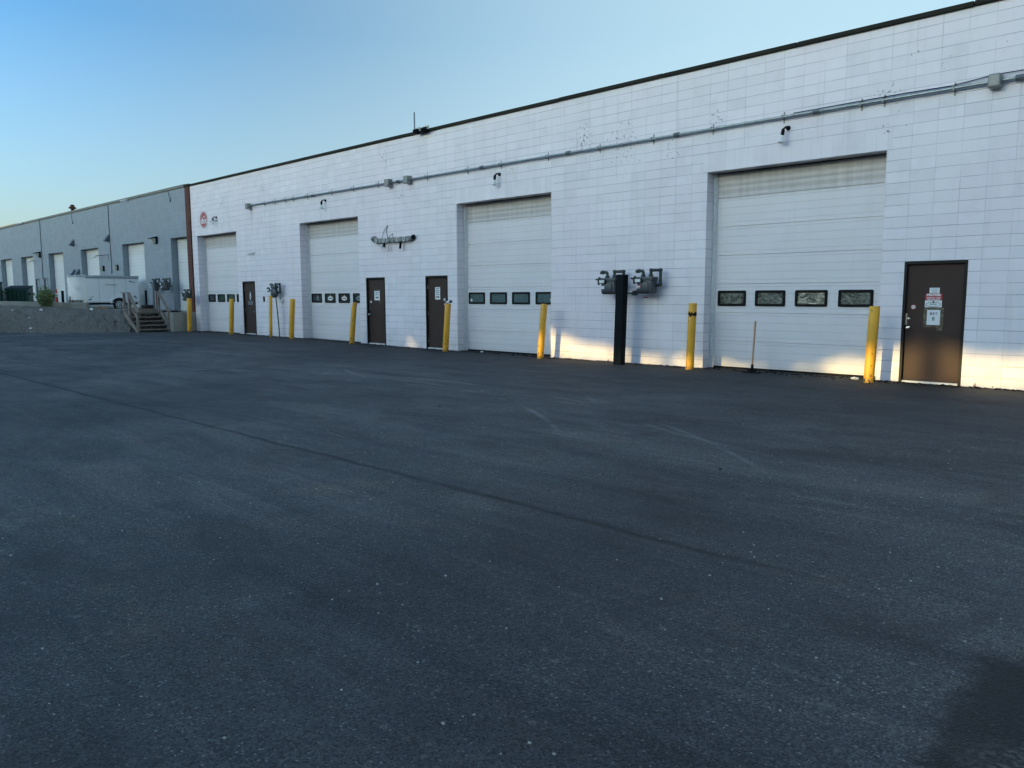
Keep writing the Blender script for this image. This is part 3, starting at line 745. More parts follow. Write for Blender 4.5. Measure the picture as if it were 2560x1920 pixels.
# little boxes on the white wall
t = thing('utility_box', 'small white utility box on the wall below the round gas meter', 'box', (-22.03, 0, 1.45))
b = B(); b.box(-.075, .075, -.09, 0, -.075, .075, .01); b.done('box', 'white', t); b = B(); b.box(-.125, -.08, -.06, 0, -.06, .1, .008); b.done('bracket', 'blackmetal', t)
t = thing('doorbell', 'black oval doorbell on the white wall right of the leftmost brown door', 'doorbell', (-23.42, 0, 1.5))
b = oval('x', 0, 0, -.03, .05, .11, 'black', None); b.bm.faces.ensure_lookup_table(); g_ = bmesh.ops.extrude_face_region(b.bm, geom=list(b.bm.faces)); [setattr(v, 'co', v.co+Vector((0, .03, 0))) for v in g_['geom'] if isinstance(v, bmesh.types.BMVert)]
b.done('plate', 'blackmetal', t); b = B(); b.lathe([(.02, 0), (.018, .01)], (0, -.03, -.03), (0, -1, 0), 10); b.done('button', 'chrome', t)

# ------------------------------------------------------------------ conduit
C_ = thing('conduit', 'long galvanised conduit running along the upper white wall', 'conduit', (0, 0, 5.135))
b = B(); b.tube([(-24.1, -.07, .03), (-15.2, -.07, .0), (-6, -.07, -.01), (16, -.07, .005)], .03, 10); b.done('pipe', 'galv', C_, True)
b = B(); b.tube([(-2.2, -.04, .04), (-.2, -.035, .06), (.6, -.03, .05), (1.25, -.05, .11), (4, -.035, .09), (16, -.035, .09)], .009, 6); b.done('cable', 'black', C_, True)
for x in (-23.08, -22.3, -21.53, -21.0, -20.04, -18.48, -17.2, -15.83, -13.42, -11.65, -10.33, -8.64, -6.99, -5.47, -3.97, -2.4, -.9, -.5, .65, 2.2):
    b = B(); zz = -.01 if x > -15 else .015
    b.box(x-.014, x+.014, -.112, -.105, zz-.04, zz+.04); b.box(x-.014, x+.014, -.112, -.002, zz+.037, zz+.043); b.box(x-.014, x+.014, -.112, -.002, zz-.043, zz-.037); b.box(x-.014, x+.014, -.012, -.002, zz-.11, zz+.11); b.done('strap', 'galvdull', C_)
for x in (-19.6, -14.75, -11.02, -7.93, -4.83, -1.73, 1.62):
    b = B(); b.cyl((x-.065, -.07, -.004), (x+.065, -.07, -.004), .047, seg=12); b.done('coupling', 'hood', C_, True)
for x, s, m in ((-24.2, .112, 'galvdull'), (-15.2, .112, 'galvdull'), (-14.24, .112, 'galvdull'), (1.27, .112, 'galvdull')):
    b = B(); b.box(x-s*.85, x+s*.85, -.2, -.003, -.01-s, -.01+s, .012 if x < 0 else .03, 2); b.done('junction_box', m, C_)

# floodlights on the white wall
def flood(loc, label, first=None):
    if first:
        t = clone(first); t.location = loc; t['label'] = label; return t
    t = thing('wall_light', label, 'wall light', loc, 'swivel floodlights above the white overhead doors'); t.scale = (.85, .85, .85)
    b = B(); b.lathe([(.055, 0), (.055, .025), (.035, .035)], (0, 0, 0), (0, -1, 0), 14); b.done('mount', 'blackmetal', t, True)
    b = B(); b.tube([(0, -.03, 0), (0, -.12, .02), (-.05, -.16, -.04)], .024, 8, .04); b.lathe([(.034, 0), (.042, .05), (.042, .13), (.036, .15)], (-.05, -.16, -.03), (-.12, -.05, -1), 12); b.done('socket', 'blackmetal', t, True)
    b = B(); b.lathe([(.035, 0), (.042, .05), (.085, .14), (.088, .165), (.07, .18), (.004, .185)], (-.068, -.168, -.17), (-.12, -.05, -1), 16); b.done('bulb', 'white', t, True)
    return t
f0 = flood((-2.31, 0, 4.91), 'white bulb floodlight above the overhead door with foil covered windows')
flood((-10.4, 0, 4.88), 'white bulb floodlight above the overhead door with greenish windows', f0)
flood((-18.9, 0, 4.91), 'white bulb floodlight above the overhead door with oval window decals', f0)
flood((-27.17, 0, 4.92), 'white bulb floodlight beside the round red sign', f0)

# round sign
S = thing('round_sign', 'round red sign lettered dot on the left end of the white wall', 'sign', (-28.36, -.004, 4.9))
b = B(); b.lathe([(.375, 0), (.375, .012)], (0, 0, 0), (0, -1, 0), 48); b.done('rim', 'paper', S)
b = B(); b.lathe([(.345, 0), (.345, .004)], (0, -.012, 0), (0, -1, 0), 48); b.done('disc', 'red', S)
oval('x', 0.02, 0, -.0175, .31, .31, 'w', None, 40, .014).done('ring', 'paper', S)
text('lettering', 'dot', .36, (.03, -.02, -.05), 'paper', S, bold=.012, xs=1.15)
text('lettering', 'red', .13, (.09, -.02, .13), 'paper', S, bold=.002)
text('lettering', 'communications', .13, (.92, -.006, -.12), 'greyink', S, xs=.92)
b = B(); b.box(.3, 1.4, -.006, -.001, -.235, -.2); b.done('underline', 'paper', S)

# camera bar
CB = thing('camera_cluster', 'row of grey conduit boxes with small cameras on the white wall between doors', 'security cameras', (-15.05, 0, 3.37))
b = B(); b.box(-.98, .95, -.03, -.003, -.09, .07, .01)
b.done('backplate', 'galvdull', CB)
b = B()
for k, x in enumerate((-.82, -.62, -.44, -.2, .02, .22, .42, .6, .78)):
    b.lathe([(.085, 0), (.085, .1), (.08, .11)], (x, -.03, -.01), (0, -1, 0), 14)
b.tube([(-.95, -.08, -.01), (.95, -.08, -.01)], .055, 10); b.done('conduit_body', 'galvdull', CB, True)
for x in (-.82, -.44, -.3, .3, .62):
    oval('x', x, -.0, -.145, .062, .075, 'w', None, 20, .018).done('hub_ring', 'sill', CB)
for x, z, l, m in ((-.53, -.12, .16, 'white'), (-.4, -.1, .12, 'blackmetal'), (-.22, -.14, .2, 'white'), (.42, -.1, .2, 'blackmetal')):
    b = B(); b.cyl((x, -.11, z), (x-.01, -.13, z-l), .036, seg=12); b.done('camera', m, CB, True)
for x, z in ((-.93, .0), (.98, .04)):
    b = B(); b.lathe([(.07, 0), (.075, .03), (.06, .08), (.03, .105), (.004, .11)], (x, -.03, z), (0, -1, -.3), 16); b.done('dome_camera', 'black', CB, True)
b = B(); b.lathe([(.08, 0), (.085, .04), (.08, .13), (.03, .15)], (-.98, -.04, .1), (.1, -1, -.5), 14); b.done('shroud', 'galvdull', CB, True)
b = B(); b.tube([(-.35, -.01, .46), (-.5, -.05, .3), (-.56, -.09, .05)], .008, 6, .1); b.tube([(-.35, -.01, .46), (-.38, -.05, .3), (-.25, -.08, .06)], .008, 6, .1)
b.tube([(-.1, -.01, .2), (-.2, -.05, .12), (-.27, -.08, .05)], .007, 6, .05); b.tube([(-.1, -.01, .2), (-.06, -.05, .1), (0, -.08, .08)], .007, 6, .05); b.done('cables', 'black', CB, True)

t = thing('security_camera', 'small pale security camera on the white wall above the leftmost brown door', 'security camera', (-24.09, 0, 3.32))
b = B(); b.box(-.05, .05, -.03, 0, -.05, .05, .008); b.done('mount', 'white', t); b = B(); b.cyl((-.02, -.05, 0), (-.2, -.14, -.04), .036); b.done('body', 'white', t, True)
b = B(); b.lathe([(.03, 0), (.028, .006)], (-.2, -.14, -.04), (-.18, -.09, -.04), 10); b.done('lens', 'black', t)

# roof items
t = thing('rooftop_floodlight', 'dark twin floodlight mounted on the white warehouse roof edge', 'floodlight', (-13.5, -.06, 6.44))
b = B(); b.box(-.22, .22, -.08, .02, -.05, .03, .015); b.done('bar', 'blackmetal', t)
for x in (-.2, .16):
    b = B(); b.box(x-.07, x+.07, -.2, -.05, -.03, .09, .02, 2, Matrix.Rotation(R(25), 3, 'X')); b.done('lamp_head', 'blackmetal', t)
    b = B(); b.box(x-.07, x+.07, -.06, .03, .09, .15, .01); b.done('lamp_back', 'lampglass', t)
t = thing('mast', 'thin vertical mast standing on the white warehouse roof', 'mast', (-14.3, .25, 6.4))
b = B(); b.cyl((0, 0, 0), (0, 0, .78), .028, .022, 10); b.done('pole', 'steelgrey', t)
t = thing('roof_vent', 'small rusty capped vent pipe on the grey warehouse roof', 'vent', (-46.5, .4, 6.44))
b = B(); b.cyl((0, 0, 0), (0, 0, .42), .1); b.done('pipe', 'rust', t); b = B(); b.lathe([(.2, 0), (.22, .05), (.1, .14), (.13, .2), (.02, .24)], (0, 0, .38)); b.done('cap', 'rust', t)

# ------------------------------------------------------------------ notices on doors
def sheet(name, label, x0, x1, z0, z1, mat='paper', y=.046, cat='notice'):
    t = thing(name, label, cat, ((x0+x1)/2, y, (z0+z1)/2))
    w, h = (x1-x0)/2, (z1-z0)/2
    b = B()
    N = 6
    g_ = [[b.bm.verts.new((-w+2*w*i/N, -.0035-.0025*abs(math.sin(i*1.7+j*2.3)), -h+2*h*j/N)) for j in range(N+1)] for i in range(N+1)]
    for i in range(N):
        for j in range(N): b.bm.faces.new((g_[i][j], g_[i+1][j], g_[i+1][j+1], g_[i][j+1]))
    b.done('sheet', mat, t, True); return t
t = sheet('paper_notice', 'taped paper notice reading BAY 8 on the rightmost brown door', .4, .615, 1.065, 1.335)
text('lettering', 'BAY', .072, (0, -.008, .068), 'navy', t); text('lettering', '8', .095, (0, -.008, -.025), 'navy', t)
b = B(); b.box(-.165, -.11, -.0025, .003, -.18, .17); b.box(.11, .165, -.0025, .003, -.18, .17); b.box(-.11, .11, -.0025, .003, .137, .17); b.box(-.11, .11, -.0025, .003, -.175, -.137); b.box(.06, .15, -.0035, .0, -.235, -.18); b.done('tape', 'tape', t)
t = sheet('sticker', 'red sticker lettered PROTEK on the rightmost brown door', .355, .635, 1.508, 1.625, 'redlabel', cat='sticker')
text('lettering', 'PROTEK', .05, (0, -.008, .034), 'paper', t, xs=1.25, bold=.003); text('lettering', 'FREIGHT AND', .03, (0, -.008, -.018), 'paper', t, xs=1.2, bold=.001); text('lettering', 'SMALL PACKAGES', .021, (0, -.008, -.044), 'paper', t, xs=1.25, bold=.001)
t = sheet('sticker', 'white sticker with a dark oval ring and drop on the rightmost brown door', .355, .632, 1.382, 1.505, cat='sticker')
oval('x', 0, -.01, -.008, .125, .045, 'w', None, 30, .008).done('oval_ring', 'navy', t)
b = B(); b.bm.faces.new([b.bm.verts.new((.016*math.cos(a), -.008, .028+.016*math.sin(a))) for a in [R(q) for q in range(150, 391, 30)]]+[b.bm.verts.new((0, -.008, .06))]); b.done('drop', 'navy', t)
text('lettering', 'PROTEK', .026, (0, -.008, -.008), 'navy', t, xs=1.2, bold=.001)
t = sheet('card', 'small white printed card topmost of the notices on the rightmost brown door', .42, .585, 1.63, 1.73, cat='card')
oval('x', 0, .022, -.008, .055, .014, 'w', None, 20, .004).done('oval_ring', 'greyink', t)
for z in (-.005, -.022, -.036):
    b = B(); b.box(-.045, .045, -.0085, -.0075, z-.0025, z+.0025); b.done('print_line', 'greyink', t)
def roundel(label, x, z, r, a='paper', c='redlabel'):
    t = thing('sticker', label, 'sticker', (x, .046, z)); b = B(); b.lathe([(r, 0), (r, .003)], (0, 0, 0), (0, -1, 0), 24); b.done('disc', a, t)
    oval('x', 0, 0, -.0045, r, r, 'w', None, 24, r*.22).done('ring', c, t); b = B(); b.box(-r*.5, r*.5, -.006, -.0045, -r*.1, r*.12); b.done('mark', c, t)
roundel('small round red and white sticker on the rightmost brown door', .165, 1.385, .043)
roundel('small round white sticker on the brown door with the white arrow notice', -16.46, 1.42, .045, 'paper', 'greyink')
roundel('round white sticker on the brown door behind the leaning bollard', -12.78, 1.5, .05, 'paper', 'greyink')
roundel('round pink edged sticker half hidden by the leaning bollard top', -12.76, 1.36, .04)
def arrow(t, x, z, w, h):
    b = B(); y = -.008
    b.bm.faces.new([b.bm.verts.new(p) for p in ((x-w, y, z-h*.45), (x+w*.4, y, z-h*.45), (x+w*.4, y, z-h), (x+w, y, z), (x+w*.4, y, z+h), (x+w*.4, y, z+h*.45), (x-w, y, z+h*.45))]); b.done('arrow', 'navy', t)
t = sheet('paper_notice', 'taped white paper with black arrow on the brown door left of the camera cluster', -16.26, -15.97, 1.47, 1.77)
for z, w in ((.1, .11), (.06, .09), (.03, .1)):
    b = B(); b.box(-.1, -.1+2*w*.9, -.0085, -.0075, z-.008, z+.008); b.done('print_line', 'greyink', t)
arrow(t, .0, -.06, .08, .04)
b = B(); b.box(-.16, .17, -.002, .003, .15, .2); b.box(.1, .19, -.002, .003, -.22, -.15); b.done('tape', 'tape', t)
t = sheet('paper_notice', 'tall white paper with dark arrow on the brown door behind the leaning bollard', -13.2, -12.97, 1.5, 1.87)
for z in (.14, .08, .03, -.03):
    b = B(); b.box(-.07, .07, -.0085, -.0075, z-.011, z+.011); b.done('print_line', 'greyink', t)
arrow(t, 0, -.11, .075, .035)
t = thing('decal', 'white diamond logo decal with print lines on the leftmost brown door', 'decal', (-24.62, .0455, 1.55))
b = B()
for s in (1, .55):
    pts = [(0, -.003-.001*(1-s), .22*s+.05), (.07*s, -.003-.001*(1-s), .05), (0, -.003-.001*(1-s), -.22*s+.05+.06*s), (-.07*s, -.003-.001*(1-s), .05)]
    if s == 1: b.bm.faces.new([b.bm.verts.new(p) for p in pts])
b.done('diamond', 'paper', t)
b = B(); b.bm.faces.new([b.bm.verts.new(p) for p in ((0, -.0045, .13), (.03, -.0045, .05), (0, -.0045, 0), (-.03, -.0045, .05))]); b.done('diamond_core', 'brown', t)
for z in (-.15, -.19, -.23, -.265):
    b = B(); b.box(-.2, .2, -.004, -.002, z-.012, z+.012); b.done('print_line', 'greyink', t)

# ------------------------------------------------------------------ hand tamper and litter
t = thing('hand_tamper', 'wooden handled hand tamper with flat black plate leaning on an overhead door', 'tool', (-2.82, -.2, 0)); t.rotation_euler = (R(-2), R(1.2), R(-8))
b = B(); b.lathe([(.015, .05), (.018, .3), (.02, .8), (.021, 1.04), (.016, 1.075), (.004, 1.08)], seg=12); b.done('handle', 'handle', t, True)
b = B(); b.box(-.19, .19, -.12, .12, 0, .02, .004, 1); b.lathe([(.06, .02), (.03, .05), (.026, .17)], seg=12)
b.box(-.012, .012, -.1, .1, .02, .07); b.box(-.1, .1, -.012, .012, .02, .07); b.done('plate', 'blackmetal', t)
def litter(name, label, loc, s, mat='litter', sc=(1.4, 1, .5), cat='litter', group=None):
    b = B(); b.sph((0, 0, s*sc[2]*.6), s, sc, 2, .35); o = b.done(name, mat); o.location = loc; tag(o, label, cat, group); return o
litter('crumpled_paper', 'crumpled white paper on the asphalt beside the large right bollard', (-.77, -.1, 0), .055)
litter('crumpled_paper', 'scrap of white paper at the foot of the greenish windowed overhead door', (-11.25, .1, 0), .035)
for x, y, s, k, lb in ((-33.1, -3.62, .085, .9, 'white stone near the top of the bank below the trailer'), (-34.4, -5.25, .08, .6, 'white stone midway up the bank below the bush'),
                    (-34.3, -5.55, .045, .68, 'small white stone on the bank left of the bush'), (-33.55, -5.5, .075, .12, 'white stone at the foot of the gravel bank'), (-36.9, -6.5, .07, .55, 'white stone on the bank at the far left')):
    pass
def bank_pt(i, t, s):
    a = Vector(TOP[i]).lerp(Vector(TOP[i+1]), t); c = Vector((*TOE[i], 0)).lerp(Vector((*TOE[i+1], 0)), t); p = c.lerp(a, s); p.z = a.z*(1-(1-s)**1.55); return p
for i, t_, s_, r, lb in ((3, .55, .86, .07, 'white stone near the top of the bank below the trailer'), (5, .25, .7, .062, 'white stone on the upper bank just below the bush'), (5, .5, .12, .062, 'white stone at the foot of the gravel bank'),
                       (6, .1, .66, .05, 'small white stone on the bank left of the bush'), (6, .9, .62, .06, 'white stone on the bank at the far left edge'), (5, .6, .42, .04, 'tiny white stone halfway up the gravel bank')):
    litter('stone', lb, bank_pt(i, t_, s_), r, 'litter', (1.5, 1, .7), 'stone', 'white stones on the gravel bank')
# darker clods lying on the bank, nobody could count them
b = B(); random.seed(21)
for k in range(150):
    i = random.randrange(1, 8); p = bank_pt(i, random.random(), random.random()**1.6)
    b.sph(p, random.uniform(.012, .03) if k % 9 else random.uniform(.03, .06), (random.uniform(.8, 1.6), random.uniform(.8, 1.6), .6), 1, .3)
tag(b.done('gravel_clods', 'gravel'), 'scattered clods and stones on the gravel bank', None, None, 'stuff')
b = B(); random.seed(5)
for k in range(210):
    u = random.random(); x = random.uniform(-4, 4.6)*(.35+u); y = -14.6+(u**1.3)*9
    x = x if k % 2 else random.uniform(1.2, 4.6)
    b.sph((x, y, .003), random.uniform(.003, .0075), (random.uniform(.9, 1.5), 1, .7), 1, .25)
tag(b.done('pebbles', 'stone'), 'small pale loose pebbles scattered on the dark asphalt', None, None, 'stuff')
b = B(); random.seed(9)
for k in range(12):
    x = random.uniform(-12, 2); y = random.uniform(-9, -2.5); b.sph((x, y, gz(x, y)+.004), random.uniform(.008, .016), (1.3, 1, .5), 1, .35)
for k in range(1500):      # grit swept against the foot of the wall
    x = random.uniform(-29.5, 6); y = -abs(random.gauss(0, .16))-.015
    if any(a < x < c for a, c in OPEN): y += random.uniform(0, .3)
    b.sph((x, y, gz(x, y)+.004), random.uniform(.006, .024), (random.uniform(.8, 1.8), 1, .7), 1, .35)
tag(b.done('asphalt_crumbs', 'black'), 'loose black crumbs of asphalt swept along the wall foot', None, None, 'stuff')
b = B()
pts = [(-30.5+.1*i, -.55+.03*math.sin(i*2.1), .915+.09*max(0, math.sin(i*.75))) for i in range(6)]
pr = None
for x, y, z in pts:
    q = [b.bm.verts.new((x, y-.18, z-.02)), b.bm.verts.new((x, y, z)), b.bm.verts.new((x+.03, y+.2, .92))]
    if pr:
        for k in range(2): b.bm.faces.new((pr[k], q[k], q[k+1], pr[k+1]))
    pr = q
o = tag(b.done('plastic_sheet', 'black'), 'crumpled black plastic sheet on the concrete wall top', 'sheet')

# ------------------------------------------------------------------ wooden steps
ST = thing('wooden_steps', 'weathered wooden steps with handrails climbing to the raised yard', 'steps', (-30.0, -1.7, .06))
zo = .06
for k in range(5):
    b = B(); x = -.0-.243*k; z = .14+.176*k
    b.box(x-.27, x+.02, -.66, .64, z-.04, z, .004, 1, Matrix.Rotation(R(random.uniform(-.7, .7)), 3, 'X')); b.done('tread', 'wood', ST)
b = B(); b.box(-1.65, -1.21, -.7, .66, .965, 1.005, .004, 1); b.done('landing', 'wood', ST)
b = B(); b.box(-1.235, -1.2, -.66, .64, .84, .96, .004, 1); b.done('landing_board', 'wood', ST)
for y in (-.71, .0, .665):
    b = B(); dz = -.11 if y == 0 else 0
    b.poly_prism([(.05+dz*.8, y-.02, -.06), (.05+dz*.8, y-.02, .1+dz), (-1.3, y-.02, .96+dz), (-1.3, y-.02, .68+dz)], (0, .04, 0)); b.done('stringer', 'wood', ST)
def post(x, y, z0, z1): 
    b = B(); b.box(x-.045, x+.045, y-.045, y+.045, z0, z1, .005, 1); b.done('post', 'wood', ST)
post(-.03, -.665, -.06, .9); post(-.87, -.66, .3, 1.70); post(-.98, -.64, .4, 1.70); post(-1.55, -.63, .6, 1.70)
post(-.03, .655, -.06, .92); post(-1.02, .655, .3, 1.72)
def rail(x0, z0, x1, z1, y, w=.07, h=.04):
    b = B(); b.poly_prism([(x0, y-w, z0), (x1, y-w, z1), (x1, y-w, z1+h), (x0, y-w, z0+h)], (0, 2*w, 0)); b.done('handrail', 'wood', ST)
rail(.06, .86, -.95, 1.70, -.66); rail(-.95, 1.70, -1.6, 1.71, -.65); rail(.06, .88, -1.06, 1.74, .655)
rail(-.02, .38, -.93, 1.12, -.6, .02, .09); rail(-.02, .36, -1.0, 1.12, .6, .02, .09)

# ------------------------------------------------------------------ cargo trailer
TR = thing('cargo_trailer', 'small white enclosed cargo trailer with rounded bright metal nose on the raised yard', 'trailer', (-35.6, -1.4, 1.03))
def slab(name, mat, z0, z1, grow=0., xw=1.5, nose=True, yend=1.24):
    b = B(); P = []
    for s in range(9):
        a = R(180-180*s/8); P.append((-xw/2+(xw/2+grow)*-math.cos(a) if False else -xw/2-(xw/2+grow)*math.cos(a), -1.18-.5*math.sin(a)**.7-grow))
    P = [(-xw-grow, yend+grow)]+[(-xw-grow, -1.18)]+[(-xw/2+(xw/2+grow)*math.cos(R(180-22.5*s)), -1.18-(.52+grow)*math.sin(R(22.5*s))**.8) for s in range(1, 8)]+[(grow, -1.18), (grow, yend+grow)]
    b.poly_prism([(x, y, z0) for x, y in P], (0, 0, z1-z0)); return b.done(name, mat, TR, True)
o = slab('body', 'trailer', .29, 1.5)
o = slab('roof', 'trailertop', 1.5, 1.6, .012)
b = B(); P = [(0, -1.16)]+[(-.75+.75*math.cos(R(22.5*s)), -1.16-.53*math.sin(R(22.5*s))**.8) for s in range(1, 8)]+[(-1.5, -1.16)]
def skin(z0, z1, mat, nm, off):
    b = B(); pr = None
    for x, y in P:
        d = Vector((x+.75, (y+1.1)*1.4, 0)).normalized()*off
        q = (b.bm.verts.new((x+d.x, y+d.y, z0)), b.bm.verts.new((x+d.x, y+d.y, z1)))
        if pr: b.bm.faces.new((pr[0], q[0], q[1], pr[1]))
        pr = q
    b.done(nm, mat, TR, True)
skin(.44, 1.46, 'alu', 'nose_skin', .012); skin(.30, .43, 'chrome', 'nose_guard', .016)
b = B()
pr = None
for k in range(5):
    f = math.cos(R(k*22.5)); z = 1.5+.13*math.sin(R(k*22.5))
    q = [b.bm.verts.new((-.75+(x+.75)*(.55+.47*f), -1.0+(y+1.0)*(.4+.63*f), z)) for x, y in P]
    if pr:
        for a in range(len(P)-1): b.bm.faces.new((pr[a], pr[a+1], q[a+1], q[a]))
    pr = q
b.bm.faces.new(pr); b.done('nose_cap', 'white', TR, True)
for z0, z1 in ((1.47, 1.5),):
    b = B(); b.box(.002, .02, -1.18, 1.25, z0, z1); b.done('trim', 'hood', TR)
b = B(); b.box(.002, .014, -1.2, 1.25, .29, .34); b.done('sill_rail', 'trailertop', TR)
for y in (-.6, .1, .62):
    b = B(); b.box(.0, .006, y-.006, y+.006, .34, 1.47); b.done('panel_seam', 'trailertop', TR)
# wheel and fender
wy, wz = .27, .2
b = B(); n = 16; A = [b.bm.verts.new((.06, wy+.40*math.cos(R(180*i/n)), wz+.08+.30*math.sin(R(180*i/n)))) for i in range(n+1)]; C = [b.bm.verts.new((.06, wy+.34*math.cos(R(180*i/n)), wz+.06+.27*math.sin(R(180*i/n)))) for i in range(n+1)]
D = [b.bm.verts.new((0.0, v.co.y, v.co.z)) for v in A]
for i in range(n): b.bm.faces.new((A[i], A[i+1], C[i+1], C[i])); b.bm.faces.new((D[i], D[i+1], A[i+1], A[i]))
b.done('fender', 'trailer', TR)
b = B(); b.bm.faces.new([b.bm.verts.new((.012, wy+.345*math.cos(R(180*i/n)), wz+.06+.275*math.sin(R(180*i/n)))) for i in range(n+1)]+[b.bm.verts.new((.012, wy-.345, .2)), b.bm.verts.new((.012, wy+.345, .2))]); b.done('wheel_well', 'black', TR)
wh = B(); wh.lathe([(.15, 0), (.255, .012), (.27, .05), (.27, .11), (.255, .15), (.17, .16)], (-.11, wy, wz), (1, 0, 0), 28); w_ = wh.done('wheel', 'rubber', TR, True)
b = B(); b.lathe([(.165, 0), (.17, .01), (.15, .012), (.13, -.01), (.06, .005), (.03, .03), (.004, .032)], (.05, wy, wz), (1, 0, 0), 28); b.done('rim', 'rim', w_, True)
b = B()
for k in range(6):
    a = R(60*k+20); b.lathe([(.024, 0), (.024, .004)], (.054, wy+.098*math.cos(a), wz+.098*math.sin(a)), (1, 0, 0), 10)
b.lathe([(.035, 0), (.03, .01)], (.08, wy, wz), (1, 0, 0), 10); b.done('rim_holes', 'black', w_)
b = B(); b.box(-1.4, -.1, -1.1, 1.2, .2, .3); b.done('chassis', 'black', TR)
b = B(); b.cyl((-.5, -1.75, .0), (-.5, -1.75, .6), .03); b.box(-.9, -.6, -2.1, -1.6, .22, .28); b.done('hitch', 'black', TR)
b = B(); b.box(.0, .02, -1.1, -1.04, .42, .46, .005); b.box(0, .02, 1.06, 1.12, .5, .54, .005); b.done('side_lights', 'rust', TR)
rT = (R(90), 0, R(90))
text('lettering', 'Cornerstone', .1, (.008, -.06, 1.17), 'navy', TR, rT); 
for y, z, w, h in ((.83, 1.33, .05, .06), (.9, 1.31, .1, .03), (1.03, 1.29, .1, .028), (1.02, .60, .14, .035), (1.06, .53, .07, .03), (-.98, .55, .07, .03), (-1.0, .45, .06, .06), (-.9, .6, .05, .02)):
    b = B(); b.box(.003, .008, y-w/2, y+w/2, z-h/2, z+h/2, .002, 1); b.done('marking', 'navy', TR)
b = B(); b.box(-.25, -.02, 1.26, 1.275, .9, 1.1); b.done('number_plate', 'lampglass', TR)
for i, (y, z, lb) in enumerate(((-2.45, 1.02, 'short timber block under the front of the trailer'), (-1.95, 1.03, 'pale timber plank under the middle of the trailer'))):
    b = B(); b.box(-.12, .12, -.22, .22, -.02, .09, .008); o = b.done('timber_block', 'handle' if i else 'wood'); o.location = (-35.55, y, z); o.rotation_euler = (0, 0, .2*i); tag(o, lb, 'timber', 'timber under the trailer')

# ------------------------------------------------------------------ yard objects
def dumpster(loc, rz, label, w=1.9, d=1.3, h=1.05, lid=True):
    t = thing('dumpster', label, 'dumpster', loc, 'green dumpsters on the raised yard'); t.rotation_euler = (0, 0, rz)
    b = B(); pts = [(-w/2, -d/2+.12, 0), (-w/2, d/2, 0), (-w/2, d/2, h), (-w/2, -d/2, h*.82)]
    b.poly_prism(pts, (w, 0, 0)); b.done('bin', 'green', t)
    b = B()
    for k in range(6): x = -w/2+.05+k*(w-.1)/5; b.box(x-.03, x+.03, -d/2-.03, -d/2+.12, .1, h*.8)
    b.box(-w/2-.04, w/2+.04, -d/2-.04, -d/2+.03, h*.78, h*.84); b.done('ribs', 'green', t)
    b = B(); b.poly_prism([(-w/2-.02, -d/2-.03, h*.83), (-w/2-.02, d/2+.02, h+.01), (-w/2-.02, d/2+.02, h+.05), (-w/2-.02, -d/2-.03, h*.83+.04)], (w+.04, 0, 0)); b.done('lid', 'black', t)
    for s in (-1, 1):
        b = B(); b.box(s*(w/2+.06)-.06, s*(w/2+.06)+.06, -.3, .3, h*.5, h*.62); b.done('fork_pocket', 'green', t)
    return t
dumpster((-48.0, -2.3, yz(-48)), R(60), 'green dumpster left of the bush with a pale reflection on its side', 1.15, 1.0, 1.0)
dumpster((-47.3, -4.05, yz(-47)), R(70), 'taller green dumpster cut by the left edge of the photo', 1.35, 1.0, 1.22)
t = thing('clutter_pile', 'pile of discarded boards and brick between the two green dumpsters', 'debris', (-48.4, -3.1, yz(-48)))
for k in range(5):
    b = B(); b.box(-.35, .35, -.3, .3, .15*k, .15*k+.12, .01, 1, Matrix.Rotation(R(20*k), 3, 'Z')); b.done('board', 'wood' if k % 2 else 'concrete', t)
t = thing('delineator', 'slim orange and white striped traffic cone on the raised yard', 'traffic cone', (-45.0, -1.2, yz(-45)+.05))
b = B(); b.lathe([(.075, 0), (.07, .36)]); b.lathe([(.064, .42), (.06, .5)]); b.lathe([(.056, .58), (.052, .66), (.03, .78), (.03, .84)]); b.done('cone', 'orange', t)
b = B(); b.lathe([(.07, .36), (.066, .45)]); b.lathe([(.063, .5), (.058, .585)]); b.done('white_band', 'paper', t); b = B(); b.box(-.2, .2, -.2, .2, -.04, .0, .01); b.done('base', 'black', t)
def ypost(name, label, loc, h, r, mat, hooks=False):
    t = thing(name, label, 'post', loc); b = B(); b.lathe([(r, 0), (r, h-.02), (r*.8, h)], seg=14); b.done('pipe', mat, t, True)
    if hooks:
        for z in (.16, .5): 
            b = B(); b.box(r, r+.09, -.02, .02, h*z, h*z+.05); b.done('hook', mat, t)
ypost('post', 'short black post with two hooks right of the striped cone', (-44.6, -1.0, yz(-44.6)), .78, .07, 'blackmetal', True)
ypost('post', 'wide grey pipe post in front of the gas meter left of the trailer', (-43.9, -.7, yz(-44)), 1.25, .13, 'steelgrey')
ypost('post', 'rusty brown post beside the trailer nose', (-43.1, -.9, yz(-43)), .75, .08, 'rust')
ypost('post', 'tall grey pipe post in front of the pair of gas meters on the grey wall', (-32.5, -.7, yz(-32.5)), 1.22, .075, 'steelgrey')
ypost('post', 'rusty brown post at the top of the wooden steps', (-31.9, -.75, yz(-31.9)), .93, .06, 'rust')
ypost('post', 'black post with hook left of the stacked tyres', (-32.8, -.9, yz(-32.8)), .92, .05, 'blackmetal', True)
for k, lb in enumerate(('lower black tyre of the pair beside the black post', 'upper black tyre of the pair beside the black post')):
    t = thing('tyre', lb, 'tyre', (-32.6+.02*k, -.95, yz(-32.6)+.12*k), 'tyres stacked beside the black post')
    b = B(); pr = []
    b.lathe([(.15, .0), (.24, .0), (.28, .03), (.28, .09), (.24, .118), (.15, .118), (.14, .06)], seg=24); b.done('tread', 'rubber', t, True)
